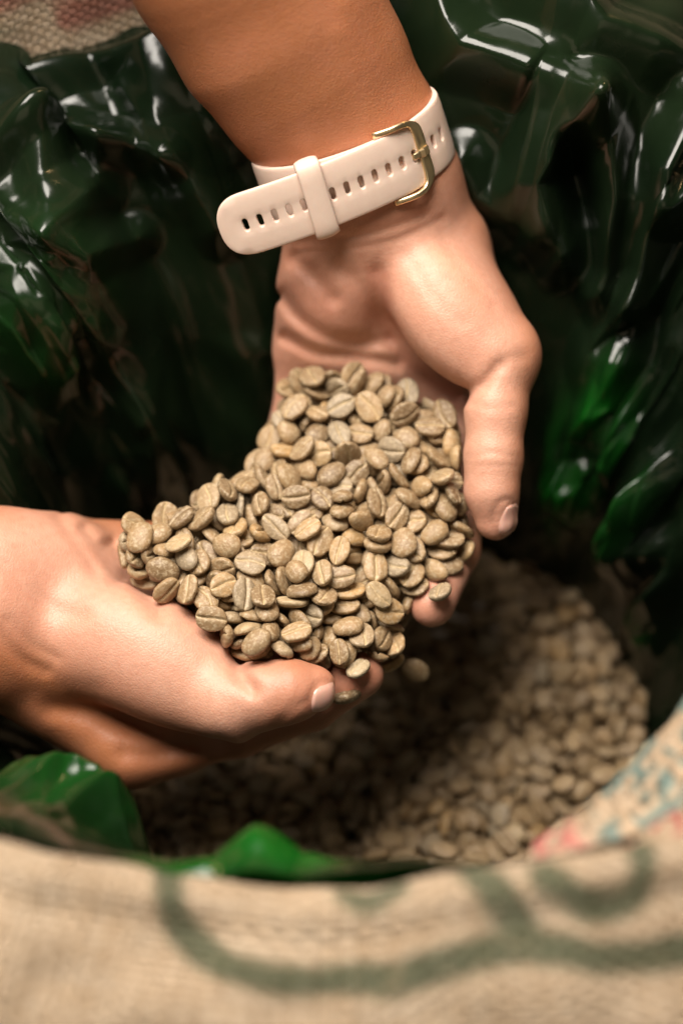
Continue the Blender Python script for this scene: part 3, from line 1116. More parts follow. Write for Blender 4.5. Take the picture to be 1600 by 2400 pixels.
# ------------------------------------------------------------------ watch strap
def build_watch():
    a_ax = unit(P(868, 450, 619) - P(822, 318, 611))            # along the forearm towards the hand
    a_ax = unit(a_ax + np.array([0, 0, .12]))
    w_ax = unit(WDIR - a_ax * (WDIR @ a_ax))
    n_ax = np.cross(a_ax, w_ax)
    if n_ax[2] > 0: n_ax = -n_ax                                   # towards the viewer
    FRONT = P(862, 412, 592)
    RT = 22.5
    W0 = FRONT - n_ax * RT
    base = to_world(W0)
    root = bpy.data.objects.new("watch_strap", None)
    COL.objects.link(root)
    root.location = base
    tag(root, "pale pink silicone watch strap with gold buckle round the upper wrist", "watch strap")

    def wpt(w, n, t):      # w across, n towards viewer, t along the forearm axis (mm) -> local world
        p = W0 + w_ax * np.asarray(w)[..., None] + n_ax * np.asarray(n)[..., None] + a_ax * np.asarray(t)[..., None]
        return to_world(p) - base

    class Path:
        def __init__(self, pts):
            self.p = catmull(np.array(pts, float), 400)
            dd = np.linalg.norm(np.diff(self.p, axis=0), axis=1)
            self.s = np.concatenate([[0], np.cumsum(dd)])
            self.L = self.s[-1]

        def at(self, s):
            return np.interp(s, self.s, self.p[:, 0]), np.interp(s, self.s, self.p[:, 1])

        def frame(self, s):
            w, n = self.at(s)
            w2, n2 = self.at(np.asarray(s) + .4)
            w1, n1 = self.at(np.asarray(s) - .4)
            tx, ty = w2 - w1, n2 - n1
            l = np.hypot(tx, ty) + 1e-9
            return w, n, tx / l, ty / l

        def s_of_w(self, w, lo, hi):
            ss = np.linspace(lo, hi, 2000)
            return ss[np.argmin(np.abs(self.at(ss)[0] - w))]

    RW = 31.0

    def ell(phi, dr=0):
        c, s = math.cos(phi), math.sin(phi)
        return ((RW + dr) * c, (RT + dr) * s)

    deg = math.radians
    # long strap: round the back on the right, under the buckle bar, out to the free end on the left
    long_pts = [ell(deg(x), 0.2) for x in (-62, -45, -28, -10, 8, 22, 36, 48)] + [(13.5, 21.6), (5, 23.6), (-4, 24.6), (-14, 24.9), (-24, 24.4), (-34, 23.0), (-44, 21.0), (-49, 19.8)]
    # short strap: from the left round to the buckle, below the long one
    short_pts = [ell(deg(x), -.6) for x in (242, 225, 208, 190, 172, 155, 138, 122, 106, 90, 76, 64)]
    LP, SP = Path(long_pts), Path(short_pts)
    HWID = 10.2

    def slot(cx, cy, hl, hr, n=5):
        """rounded slot outline, long in t"""
        pts = []
        for k in range(n + 1):
            a = math.pi * k / n
            pts.append((cx + hr * math.cos(a), cy + (hl - hr) + hr * math.sin(a)))
        for k in range(n + 1):
            a = math.pi + math.pi * k / n
            pts.append((cx + hr * math.cos(a), cy - (hl - hr) + hr * math.sin(a)))
        return pts

    def strap(name, path, s0, s1, hw, holes, tip, thick, drop=0.0):
        # outline in (s,t)
        out = []
        ns = 90
        tl = 11.0 if tip else 0.0
        for s in np.linspace(s0, s1 - tl, ns): out.append((s, -hw))
        if tip:
            for k in range(1, 24):
                a = -math.pi / 2 + math.pi * k / 24
                ca, sa = math.cos(a), math.sin(a)
                out.append((s1 - tl + tl * abs(ca) ** .75, hw * np.sign(sa) * abs(sa) ** .8))
        for s in np.linspace(s1 - tl, s0, ns): out.append((s, hw))
        verts = [Vector(p) for p in out]
        faces = [list(range(len(verts)))]
        edges = []
        for hpts in holes:
            b = len(verts)
            verts += [Vector(p) for p in hpts]
            faces.append(list(range(b, b + len(hpts)))[::-1])
        # inner points
        for s in np.arange(s0 + 1, s1 - 1, 1.6):
            for t in np.linspace(-hw + 1.1, hw - 1.1, 9):
                if tip and s > s1 - tl and ((s - s1 + tl) / tl) ** 2 + (t / hw) ** 2 > .85: continue
                if any(abs(s - h[0][0]) < 2.1 and abs(t) < 3.6 for h in holes): continue
                verts.append(Vector((s, t)))
        r = delaunay_2d_cdt(verts, edges, faces, 1, 1e-5)
        vv, ff = np.array([tuple(v) for v in r[0]]), r[2]

        def in_hole(c):
            for h in holes:
                hx = sum(p[0] for p in h) / len(h); hy = sum(p[1] for p in h) / len(h)
                if abs(c[0] - hx) < .95 and abs(c[1] - hy) < 2.3:
                    x, y = c
                    inside = False
                    for i in range(len(h)):
                        x1, y1 = h[i]; x2, y2 = h[i - 1]
                        if (y1 > y) != (y2 > y) and x < (x2 - x1) * (y - y1) / (y2 - y1) + x1: inside = not inside
                    if inside: return True
            return False
        ff = [f for f in ff if not in_hole(vv[list(f)].mean(0))]
        w, n, tx, ty = path.frame(vv[:, 0])
        nx, ny = -ty, tx                       # outward normal in (w,n)
        sgn = np.sign(nx * w + ny * n); sgn[sgn == 0] = 1
        nx, ny = nx * sgn, ny * sgn
        edge = np.abs(vv[:, 1]) / hw
        h = -.35 * sstep(edge, .8, 1.0)
        me = new_mesh(name, wpt(w + nx * h, n + ny * h, vv[:, 1]), [tuple(f) for f in ff])
        o = link(name, me, M_SIL, root)
        bm = bmesh.new(); bm.from_mesh(me)
        bmesh.ops.recalc_face_normals(bm, faces=bm.faces)
        c = bm.faces[:][len(bm.faces) // 2]
        bm.to_mesh(me); bm.free()
        md = o.modifiers.new("thickness", 'SOLIDIFY'); md.thickness = thick * .001; md.offset = 0
        bv = o.modifiers.new("soft_edge", 'BEVEL'); bv.width = .00035; bv.segments = 2; bv.limit_method = 'ANGLE'; bv.angle_limit = math.radians(50)
        return o

    # hole positions along the long strap, by their place across the wrist
    s_end = LP.L
    s_b = LP.s_of_w(15.5, LP.L * .4, LP.L)         # tongue hole
    holes = []
    pitch = 4.75
    for k in range(-3, 13):
        s = s_b + k * pitch
        if s < s_end - 6: holes.append(slot(s, 0, 2.15, .85))
    strap("strap", LP, 0, LP.L, HWID, holes, True, 2.2)
    strap("buckle_strap", SP, 0, SP.L, HWID - .4, [], False, 2.0)

    # keeper loop
    def keeper(sk, half, tilt):
        nu, nvv = 13, 56
        V = []
        for i in range(nu):
            e = -1 + 2 * i / (nu - 1)
            swell = (1 - abs(e) ** 3) * .55
            s = sk + e * half
            for j in range(nvv):
                a = 2 * math.pi * j / nvv
                ca, sa = math.cos(a), math.sin(a)
                tt = np.sign(ca) * abs(ca) ** .42 * (HWID + 1.15 + swell)
                hh = np.sign(sa) * abs(sa) ** .42 * (2.6 + swell) - 1.2
                w, n, tx, ty = LP.frame(s + tilt * tt)
                V.append(wpt(w + ty * -1 * hh * np.sign(-ty * w + tx * n) if False else w + (-ty) * hh * (1 if (-ty * w + tx * n) > 0 else -1),
                             n + tx * hh * (1 if (-ty * w + tx * n) > 0 else -1), tt))
        V = np.array(V)
        o = link("keeper_loop", new_mesh("keeper_loop", V, np.vstack([grid_faces(nu, nvv, False), np.array([(i * nvv + nvv - 1, (i + 1) * nvv + nvv - 1, (i + 1) * nvv, i * nvv) for i in range(nu - 1)])])), M_SIL, root)
        md = o.modifiers.new("thickness", 'SOLIDIFY'); md.thickness = .0012; md.offset = -1
    sk = LP.s_of_w(-17.5, LP.L * .4, LP.L)
    keeper(sk, 3.3, .04)

    # gold buckle: a flat rounded U, wide bar on the right, arms running back to the left and down
    s_bar = s_b - 3.4
    ctr = []
    hx = 11.5
    for k in range(8): ctr.append((s_bar + 14 - 8.4 * k / 8.0, hx + .1, -2.6 * (1 - k / 8.0) ** 1.5))
    for k in range(9):
        a = math.pi / 2 * k / 8
        ctr.append((s_bar + 5.6 - 5.6 * math.sin(a), hx - 5.6 + 5.6 * math.cos(a), 0))
    for k in range(1, 8): ctr.append((s_bar, hx - 5.6 - (2 * (hx - 5.6)) * k / 8, 0))
    full = ctr + [(s, -t, h) for s, t, h in ctr[:17][::-1]]
    full = np.array(full)
    n = len(full)
    tg = np.gradient(full[:, :2], axis=0); tg /= np.linalg.norm(tg, axis=1, keepdims=True)
    sd = np.stack([-tg[:, 1], tg[:, 0]], -1)
    bar = sstep(hx - np.abs(full[:, 1]), .2, 4.0)
    wid = .95 + 1.05 * bar
    V = []
    m = 14
    for i in range(n):
        for j in range(m):
            a = 2 * math.pi * j / m
            u = np.sign(math.cos(a)) * abs(math.cos(a)) ** .6 * wid[i]
            hgt = np.sign(math.sin(a)) * abs(math.sin(a)) ** .6 * .85 + full[i, 2] + 1.55
            s, t = full[i, 0] + sd[i, 0] * u, full[i, 1] + sd[i, 1] * u
            w, nn, tx, ty = LP.frame(s)
            sg = 1 if (-ty * w + tx * nn) > 0 else -1
            V.append(wpt(w - ty * sg * hgt, nn + tx * sg * hgt, t))
    f = [((i) * m + j, (i + 1) * m + j, (i + 1) * m + (j + 1) % m, i * m + (j + 1) % m) for i in range(n - 1) for j in range(m)]
    f += [tuple(range(m)), tuple(range((n - 1) * m, n * m))]
    me = new_mesh("buckle", np.array(V), f)
    bm = bmesh.new(); bm.from_mesh(me); bmesh.ops.recalc_face_normals(bm, faces=bm.faces); bm.to_mesh(me); bm.free()
    buckle = link("buckle", me, M_GOLD, root)
    # tongue
    V = []
    prof = [(-1.4, 2.9, 1.45), (-.6, 3.3, 1.45), (1.0, 3.25, 1.4), (1.9, 2.3, 1.25), (2.8, 2.2, 1.1), (4.0, 1.6, 1.0), (4.6, .2, .95)]
    for ds, hgt, hw2 in prof:
        w, nn, tx, ty = LP.frame(s_bar + ds)
        sg = 1 if (-ty * w + tx * nn) > 0 else -1
        for t, dh in ((-hw2, -.9), (-hw2, -.15), (-hw2 * .7, 0.05), (hw2 * .7, 0.05), (hw2, -.15), (hw2, -.9)):
            V.append(wpt(w - ty * sg * (hgt + dh), nn + tx * sg * (hgt + dh), t))
    k = 6
    f = [(i * k + j, (i + 1) * k + j, (i + 1) * k + (j + 1) % k, i * k + (j + 1) % k) for i in range(len(prof) - 1) for j in range(k)]
    f += [tuple(range(k)), tuple(range((len(prof) - 1) * k, len(prof) * k))]
    me = new_mesh("tongue", np.array(V), f, smooth=False)
    bm = bmesh.new(); bm.from_mesh(me); bmesh.ops.recalc_face_normals(bm, faces=bm.faces); bm.to_mesh(me); bm.free()
    link("tongue", me, M_GOLD, root)
    # the case, on the back of the wrist
    V, f = [], []
    m = 40
    prof = [(0, -3), (17, -3), (20, -1.5), (20.5, 1), (20, 4), (18, 5.4), (0, 5.6)]
    for r, hgt in prof:
        for j in range(m):
            a = 2 * math.pi * j / m
            V.append(wpt(r * math.cos(a), -RT - 3.2 - hgt, r * math.sin(a)))
    f = [(i * m + j, (i + 1) * m + j, (i + 1) * m + (j + 1) % m, i * m + (j + 1) % m) for i in range(len(prof) - 1) for j in range(m)]
    link("watch_case", new_mesh("watch_case", np.array(V), f), M_GOLD, root)


build_watch()

# ------------------------------------------------------------------ coffee beans
def bean_mesh(name, seed, nx, na, fine=True):
    """one bean: domed back (+z), flattened face (-z) split by a wavy groove along x; returns verts in mm, faces, groove weight"""
    rng = np.random.default_rng(seed)
    A, B = 4.75 * rng.uniform(.88, 1.1), 3.8 * rng.uniform(.9, 1.1)
    C, D = 2.45 * rng.uniform(.85, 1.15), 1.15 * rng.uniform(.8, 1.3)
    tx = np.linspace(0, math.pi, nx)
    # ring angles crowd round the groove at the bottom
    g = np.linspace(-1, 1, na, endpoint=False)
    ang = -math.pi / 2 + math.pi * np.sign(g) * np.abs(g) ** 1.6
    X = -np.cos(tx)[:, None] * np.ones(na)[None, :]
    R = (np.sin(tx) ** .88)[:, None]
    Y = R * np.cos(ang)[None, :]
    Z = R * np.sin(ang)[None, :]
    y0 = Y.copy()
    low = Z < 0
    sq = np.where(low, np.abs(Z) ** .55 * np.sign(Z), Z)
    z = np.where(low, sq * D, sq * C)
    ph, am = rng.uniform(0, 6), rng.uniform(.05, .16)
    yc = am * np.sin(X * 2.3 + ph) + rng.uniform(-.06, .06)
    wid = .075 * rng.uniform(.7, 1.3)
    gr = np.exp(-((Y - yc) / wid) ** 2) * np.clip(1 - np.abs(X) ** 5, 0, 1) * sstep(-Z, .05, .35)
    z = z + gr * .75
    # lips of the groove swell a little
    z = z - .18 * np.exp(-((np.abs(Y - yc) - .3) / .2) ** 2) * sstep(-Z, .1, .5)
    x, y = X * A, Y * B * (1 + .06 * np.sin(X * 1.7 + ph))
    p = np.stack([x, y, z], -1)
    nz = vnoise(p * .33 + seed * 3.7, seed) * .32 + vnoise(p * .8 + seed, seed + 5) * .10
    p = p * (1 + nz[..., None] * .22)
    p[..., 2] += .05 * rng.uniform(-1, 1) * p[..., 0]
    f = []
    for i in range(nx - 1):
        for j in range(na):
            j2 = (j + 1) % na
            f.append((i * na + j, (i + 1) * na + j, (i + 1) * na + j2, i * na + j2))
    crease = np.clip(np.exp(-((Y - yc) / (wid * 1.15)) ** 2) * sstep(-Z, .05, .35) * (.55 + .6 * vnoise(p * 1.3, seed + 9)), 0, 1)
    return p.reshape(-1, 3), np.array(f), crease.ravel()


NVAR = 10
BEAN_FINE = [bean_mesh("bean", 100 + i, 22, 30) for i in range(NVAR)]
BEAN_LOW = [bean_mesh("bean", 100 + i, 10, 14) for i in range(NVAR)]

# settled beans, eight numbers each: shape, place x y z in tenths of a millimetre, turn w x y z in hundredths
HAND_DATA = [
    0,211,-82,-6,95,19,20,-17, 1,-218,309,42,20,91,36,2, 2,139,387,146,8,-33,92,18, 3,-311,-33,23,7,-3,-98,-21, 4,-433,-153,16,27,18,1,-95, 5,79,213,108,24,-41,86,17,
    6,334,-66,29,88,5,-11,-46, 7,-251,-289,8,93,-28,18,17, 8,-90,-155,42,20,32,-92,-11, 9,-498,-84,27,30,10,-15,94, 0,-383,-269,11,6,-52,-81,-25, 1,109,-272,-68,15,15,-96,20,
    2,264,98,60,41,1,-24,88, 3,292,150,95,6,32,80,50, 4,-73,93,49,1,-100,5,3, 5,-110,242,55,11,5,99,4, 6,-507,-21,74,87,13,3,-47, 7,237,321,144,14,-34,91,17,
    8,-66,-79,41,18,-9,94,27, 9,86,-73,44,99,14,-1,-3, 0,-158,-2,8,89,1,2,45, 1,-101,-399,-21,23,47,38,76, 2,-222,227,22,32,-11,85,40, 3,-104,336,58,13,-77,-62,-10,
    4,-282,-170,38,11,98,-2,-15, 5,-208,-342,-28,15,-99,4,5, 6,191,-223,-67,34,-43,84,5, 7,227,13,33,8,-12,19,-97, 8,29,71,80,11,76,-43,48, 9,-160,-215,46,5,81,53,24,
    0,-54,5,48,62,-58,29,-44, 1,-482,-5,38,41,8,-15,89, 2,-613,-135,33,100,-6,-1,-3, 3,-322,-99,32,1,-99,-11,9, 4,9,138,63,99,-10,-9,1, 5,-164,281,59,31,84,14,42,
    6,147,140,65,99,15,-5,-1, 7,-290,201,3,78,8,15,60, 8,-298,-332,-17,5,-87,-50,-4, 9,-93,-20,45,55,-69,46,7, 0,335,13,38,5,-98,12,-13, 1,-144,-308,-5,31,-23,-92,2,
    2,-217,56,27,99,0,14,-9, 3,-393,-7,43,3,20,95,24, 4,173,250,109,98,16,4,-8, 5,-482,-308,12,52,75,-40,-3, 6,148,-316,-119,91,22,14,-31, 7,40,330,110,94,-6,-22,26,
    8,99,67,72,22,-84,-46,19, 9,-45,80,76,51,-3,-7,86, 0,83,-202,-38,17,-71,66,19, 1,-594,-201,23,82,-50,28,1, 2,-221,171,78,51,35,37,-70, 3,-474,-130,58,62,-58,-51,13,
    4,346,82,69,7,-70,-71,3, 5,13,18,78,65,74,-1,17, 6,-252,-414,-28,9,80,-51,-31, 7,250,205,116,10,20,-18,-96, 8,-32,190,80,10,83,-53,12, 9,-130,49,45,3,18,88,-43,
    0,-184,-154,49,40,-42,8,81, 1,27,-245,0,2,-41,-50,76, 2,-383,64,54,98,2,19,3, 3,183,72,57,100,6,-1,1, 4,-578,-55,63,29,-78,-55,4, 5,-134,-81,41,93,6,-34,-15,
    6,79,132,94,62,14,77,2, 7,-276,242,43,46,-29,4,84, 8,9,-166,-9,60,24,-4,76, 9,-162,120,46,74,0,8,-67, 0,-315,-335,9,49,3,-8,87, 1,1,-59,62,83,-16,36,-40,
    2,-487,-219,13,70,-36,44,-44, 3,307,327,166,64,5,35,-68, 4,-697,-124,52,47,33,42,70, 5,-32,451,122,24,-95,-11,-15, 6,168,-25,54,37,10,27,-88, 7,-20,248,96,6,45,87,-17,
    8,-206,203,62,44,28,-40,75, 9,75,403,141,90,-21,-38,4, 0,-408,-281,51,16,66,43,60, 1,267,-61,36,48,43,74,15, 2,211,421,145,53,-1,-12,84, 3,-37,-434,-51,18,-7,91,-36,
    4,-525,-201,24,58,31,-76,0, 5,402,-49,52,85,4,-48,-19, 6,-187,402,71,93,-36,6,1, 7,148,310,139,15,30,94,-12, 8,-83,-307,-6,92,-10,28,26, 9,348,179,116,88,-3,18,-44,
    0,115,-397,-23,44,60,-63,22, 1,281,-134,36,21,94,25,9, 2,-147,-431,-16,59,49,61,20, 3,-232,-36,15,80,12,0,-58, 4,-224,144,14,81,-4,-21,-55, 5,154,-174,-12,63,-28,-20,69,
    6,-344,-54,65,1,89,44,-4, 7,-362,-186,53,32,-59,73,-17, 8,160,-225,-46,28,-23,-7,93, 9,162,-342,-57,10,-69,19,-69, 0,-285,21,51,16,87,-46,5, 1,-37,361,89,3,-74,-66,-12,
    2,-250,361,62,1,-59,30,-75, 3,-62,-344,-43,3,97,-12,-21, 4,40,172,119,31,3,35,-89, 5,80,-140,9,26,3,-6,96, 6,213,146,108,8,3,-48,88, 7,46,109,141,37,-82,42,-12,
    8,186,346,174,10,82,57,1, 9,-27,382,137,15,-98,-14,-5, 0,-437,18,82,7,60,79,12, 1,-264,-72,57,38,-29,-72,51, 2,-421,-51,45,82,53,-6,21, 3,-743,-1985,-24290,14,-8,22,-96,
    4,342,-112,64,9,-6,-3,-99, 5,-421,-192,49,64,25,-1,-73, 6,-215,-242,26,38,-26,-53,71, 7,-296,142,36,2,-3,-16,99, 8,-222,46,76,9,-48,87,-3, 9,-305,73,73,29,55,77,-11,
    0,-188,-101,59,50,10,-36,-78, 1,112,-343,-71,57,-32,71,28, 2,-185,363,48,65,-20,-16,-72, 3,356,101,109,96,-24,-9,9, 4,-170,-7,59,22,9,95,22, 5,13,-323,-59,48,-25,23,-81,
    6,120,466,164,17,-95,28,-2, 7,-175,486,128,84,40,-28,23, 8,278,20,68,2,-68,72,16, 9,201,-159,-9,25,86,10,43, 0,-48,-146,51,0,-25,-8,-96, 1,232,258,154,14,11,-85,-49,
    2,-97,296,96,21,-39,-88,16, 3,212,-78,47,7,-35,93,-3, 4,-467,2,120,57,60,-28,-49, 5,-300,-420,29,8,-4,-96,28, 6,-98,151,71,80,1,-32,-50, 7,60,-29,87,4,16,-98,7,
    8,-38,-285,-3,48,-43,9,-76, 9,-27,-220,26,83,8,-20,-51, 0,-625,-179,71,97,-7,-11,-23, 1,95,-232,-11,29,-74,-60,-11, 2,-196,-422,-35,74,21,12,62, 3,74,276,140,88,-29,19,32,
    4,-443,-269,58,6,-67,-34,66, 5,137,102,102,24,-81,-53,9, 6,-84,57,98,78,35,-27,-44, 7,-302,-138,68,59,-25,2,-77, 8,-61,-409,1,65,-44,27,-56, 9,89,22,130,97,-21,4,-14,
    0,-2381,1235,-23796,42,14,-46,-77, 1,45,442,146,63,-49,-9,59, 2,623,-1431,-18430,57,-48,65,-15, 3,398,37,76,68,-4,-73,4, 4,-102,386,95,88,-19,-9,42, 5,148,-192,31,68,-4,-3,73,
    6,-89,-441,52,1,-98,-3,-20, 7,-369,-313,51,61,50,40,47, 8,-92,-213,77,14,-47,-87,5, 9,-370,185,90,6,75,-37,55, 0,-250,276,88,6,30,95,-9, 1,-401,-123,65,79,-29,-18,-51,
    2,-125,224,78,10,18,11,-97, 3,347,-31,67,96,5,-15,-24, 4,-286,198,106,64,-17,-14,-73, 5,-76,-48,111,24,53,-80,-16, 6,303,91,159,28,-89,-36,-2, 7,34,-405,-18,15,24,95,-13,
    8,-59,305,120,11,87,-49,-4, 9,-272,-251,42,91,-19,-35,-15, 0,-284,-8,99,13,-16,93,-30, 1,-214,-36,75,13,-55,74,36, 2,222,-225,7,47,31,-61,-55, 3,17,-294,10,25,69,21,-65,
    4,128,17,93,10,89,39,-22, 5,327,30,103,3,12,98,17, 6,370,-372,-180,86,25,-1,45, 7,-532,-146,35,86,-29,41,13, 8,184,-78,88,26,18,90,30, 9,-43,-123,84,95,-22,12,-20,
    0,-230,-141,81,76,21,-54,29, 1,-62,151,126,6,33,-94,1, 2,-117,466,144,86,40,32,-3, 3,-192,439,98,7,-4,-83,55, 4,61,-325,-32,67,-41,59,-18, 5,291,125,134,14,-27,93,21,
    6,-145,61,93,12,-77,58,-24, 7,-100,-258,28,4,13,-6,-99, 8,-538,-84,78,7,-18,-95,-25, 9,-240,-377,23,39,-3,-89,23, 0,-175,337,106,2,79,-61,-3, 1,-9,-67,115,72,0,2,69,
    2,-485,-200,77,32,-44,-83,9, 3,-136,346,135,4,-81,59,-2, 4,194,105,119,71,25,29,-59, 5,-422,-338,109,81,19,42,36, 6,-318,142,83,29,-64,65,-29, 7,-653,-98,72,3,78,58,-26,
    8,154,-290,-20,57,81,-2,-10, 9,-246,122,103,25,-97,-4,2, 0,159,-125,24,13,8,53,83, 1,25,338,161,4,79,55,26, 2,3,-412,22,6,-96,-26,-14, 3,-324,-244,50,62,-40,-19,65,
    4,-623,-63,104,89,23,10,39, 5,322,-77,100,6,96,-27,6, 6,-96,88,164,35,86,-34,12, 7,-544,-210,94,28,-37,-7,88, 8,29,-189,37,34,82,-34,-31, 9,-514,-131,106,20,2,98,-2,
    0,51,-361,22,11,-93,2,-34, 1,316,248,155,23,22,-94,-12, 2,-1545,1488,-21294,5,-88,6,47, 3,209,46,97,38,7,54,-75, 4,-179,-376,13,14,92,15,-35, 5,-212,389,146,58,-39,-52,-49,
    6,67,-39,118,86,-5,2,-51, 7,34,-120,140,37,21,-90,-10, 8,-236,28,128,25,10,-92,30, 9,528,-256,-141,63,18,-19,73, 0,-227,-54,101,87,32,23,-31, 1,149,-267,12,80,-55,22,6,
    2,377,65,152,61,-10,-31,72, 3,-544,-17,115,12,-99,6,-4, 4,-450,114,100,20,-91,-26,24, 5,-439,-203,97,12,-20,-97,-5, 6,-31,451,157,98,12,-13,4, 7,-360,76,96,62,-3,2,79,
    8,-309,-404,74,49,68,54,-6, 9,131,-365,22,32,44,-79,-26, 0,-78,30,147,26,-9,96,1, 1,-346,-105,107,5,77,-63,9, 2,-328,-366,58,26,25,-41,-84, 3,-142,-298,57,15,21,96,-13,
    4,163,193,119,17,-38,86,29, 5,-141,-32,98,73,17,-11,65, 6,-115,-130,100,20,-84,39,-32, 7,-210,458,173,59,-43,-56,39, 8,253,408,179,95,8,8,-31, 9,-311,115,135,4,60,77,19,
    0,-642,129,150,16,-38,-88,-22, 1,-240,-204,79,37,92,-16,1, 2,-122,418,137,58,79,-2,18, 3,-147,176,97,81,32,-7,-49, 4,236,-194,60,11,-17,0,98, 5,87,-149,49,10,15,9,-98,
    6,121,-73,96,5,-87,-44,-20, 7,-11,-352,16,76,-41,-51,1, 8,-332,-230,97,10,94,31,-7, 9,-199,60,120,86,-35,7,-37, 0,12,-435,44,57,10,13,-81, 1,136,245,172,29,-69,65,-15,
    2,-343,15,109,70,65,-2,29, 3,347,183,165,98,-19,-1,6, 4,168,-143,83,13,-62,-75,-22, 5,-165,-259,79,11,14,98,-11, 6,355,-290,-145,64,7,17,-75, 7,-163,257,121,11,-38,90,19,
    8,-554,-90,124,15,-9,99,1, 9,-235,328,117,61,18,0,-78, 0,-9,-210,78,65,20,-1,-73, 1,-7,365,183,73,32,-27,-54, 2,-413,-59,98,69,33,-6,65, 3,-148,69,144,43,20,64,61,
    4,-358,77,149,6,-73,67,11, 5,-263,-103,121,92,1,-36,16, 6,98,-298,15,72,16,-63,23, 7,-150,431,184,96,9,-25,-10, 8,343,-56,124,1,-5,-13,-99, 9,-242,-329,64,23,76,-57,-20,
    0,-12,-7,149,4,23,-93,30, 1,18,45,161,4,-17,93,-33, 2,102,335,174,35,-17,-54,-74, 3,-35,-315,62,94,-33,1,-1, 4,-180,-90,111,28,2,18,-94, 5,-603,-236,129,73,-47,42,26,
    6,-701,-117,123,53,35,59,49, 7,-180,-435,40,49,72,-33,36, 8,228,95,158,26,-76,-59,9, 9,-289,-394,121,84,-49,2,24, 0,-152,-11,137,100,5,-6,5, 1,-418,29,126,4,66,-74,-14,
    2,95,-228,59,12,-42,90,-4, 3,-435,-137,116,69,-16,15,69, 4,-64,323,150,14,9,0,99, 5,50,-132,76,74,-9,-14,66, 6,269,-310,-104,1,-41,48,77, 7,-474,-260,123,12,97,17,8,
    8,409,-1423,-17531,39,-71,44,-38, 9,167,342,213,11,66,74,-5, 0,229,-30,85,32,10,-9,94, 1,-149,-374,42,62,-54,34,-46, 2,367,338,190,51,64,-8,-57, 3,133,155,144,86,8,4,50,
    4,146,476,204,4,35,-93,-11, 5,-171,324,164,13,76,62,16, 6,-401,-106,141,5,-22,-94,26, 7,-548,-271,160,57,-73,-37,-2, 8,194,439,221,8,-89,45,4, 9,-268,76,168,78,18,44,41,
    0,11,-289,100,10,11,98,-12, 1,136,-46,152,3,-70,-67,-25, 2,-83,-367,56,9,47,5,-88, 3,-333,-486,99,7,-30,-94,17, 4,-222,-277,110,2,18,94,-28, 5,222,-174,100,49,6,6,-87,
    6,141,-199,88,15,36,58,72, 7,165,38,127,74,22,-19,-61, 8,-176,492,218,2,-89,-37,25, 9,-381,80,194,21,-73,-65,1, 0,-18,80,114,89,2,21,41, 1,52,375,216,34,57,-75,-1,
    2,-53,-210,104,44,12,2,-89, 3,-594,-143,98,22,22,47,82, 4,-1,98,167,16,97,-3,20, 5,-285,-205,118,51,-6,12,85, 6,67,203,163,99,-4,16,0, 7,-303,-136,142,89,1,-6,-45,
    8,-167,141,123,42,-49,76,5, 9,219,185,164,4,-31,-94,-16, 0,-56,391,197,13,69,-39,-60, 1,-99,224,124,17,21,-10,96, 2,-98,-436,78,79,-14,-11,59, 3,828,-1735,-16338,69,-31,24,-61,
    4,697,-1939,-18580,23,6,-10,97, 5,875,-989,-10329,19,76,-17,-60, 6,387,-15,123,17,-35,-48,-79, 7,-109,274,178,20,66,44,-57, 8,349,257,174,23,-25,13,-93, 9,246,358,202,73,15,-3,67,
    0,-235,241,130,7,49,86,12, 1,602,-2145,-18428,54,-74,-8,39, 2,-194,-61,154,58,-20,-15,78, 3,-678,-87,163,23,-84,-24,43, 4,-515,-153,144,10,-95,-24,-18, 5,-518,-10,159,21,-86,-45,-7,
    6,52,-290,64,43,-3,6,90, 7,-206,-384,80,4,37,15,91, 8,59,469,203,90,13,-22,-35, 9,-52,-87,154,25,-81,53,-3, 0,-237,156,139,86,1,8,-50, 1,4,246,136,92,2,14,-37,
    2,-259,-441,63,96,-26,12,6, 3,-390,-289,116,92,-24,29,6, 4,63,-386,80,11,62,78,-6, 5,-239,323,168,8,-83,-50,-23, 6,309,32,166,6,97,-16,-20, 7,258,-25,120,79,-25,11,-55,
    8,-349,-45,138,4,-17,98,9, 9,-76,471,191,96,-10,2,-26, 0,-132,-83,143,69,14,-11,70, 1,-109,362,201,56,18,-65,-48, 2,-317,140,184,11,92,39,4, 3,267,342,239,18,-16,25,-94,
    4,-255,-447,123,30,-84,-40,21, 5,70,-209,93,25,-17,94,17, 6,-41,-378,50,76,27,-39,-45, 7,-241,-144,173,12,-6,-99,-8, 8,-35,168,162,18,48,-86,0, 9,1208,-795,-14107,6,30,66,68,
    0,247,-491,-219,93,21,15,-25, 1,225,-103,144,14,-87,46,-3, 2,-387,-237,152,49,23,-53,65, 3,103,105,178,46,-28,-64,54, 4,-213,-235,148,7,84,7,-53, 5,111,384,226,12,61,76,-19,
    6,-564,-184,146,20,24,10,-94, 7,-59,-296,101,93,4,-32,-19, 8,-371,-190,127,9,-98,-14,-8, 9,8,470,208,55,-21,-23,78, 0,-65,316,198,3,-4,98,18, 1,-476,-62,162,30,-80,-52,3,
    2,-645,-174,127,35,52,-76,16, 3,581,-592,-308,16,92,-35,-6, 4,-179,132,176,18,75,62,14, 5,-129,-360,113,34,-23,-58,70, 6,473,-264,-124,79,25,-16,-54, 7,869,-1515,-15315,53,64,24,-50,
    8,-188,359,208,12,-38,-92,5, 9,-349,-352,116,28,-19,-45,-83, 0,4,-168,116,61,-23,1,-76, 1,279,157,188,81,-5,-1,59, 2,197,253,202,75,0,15,-64, 3,98,-125,118,57,-7,35,-74,
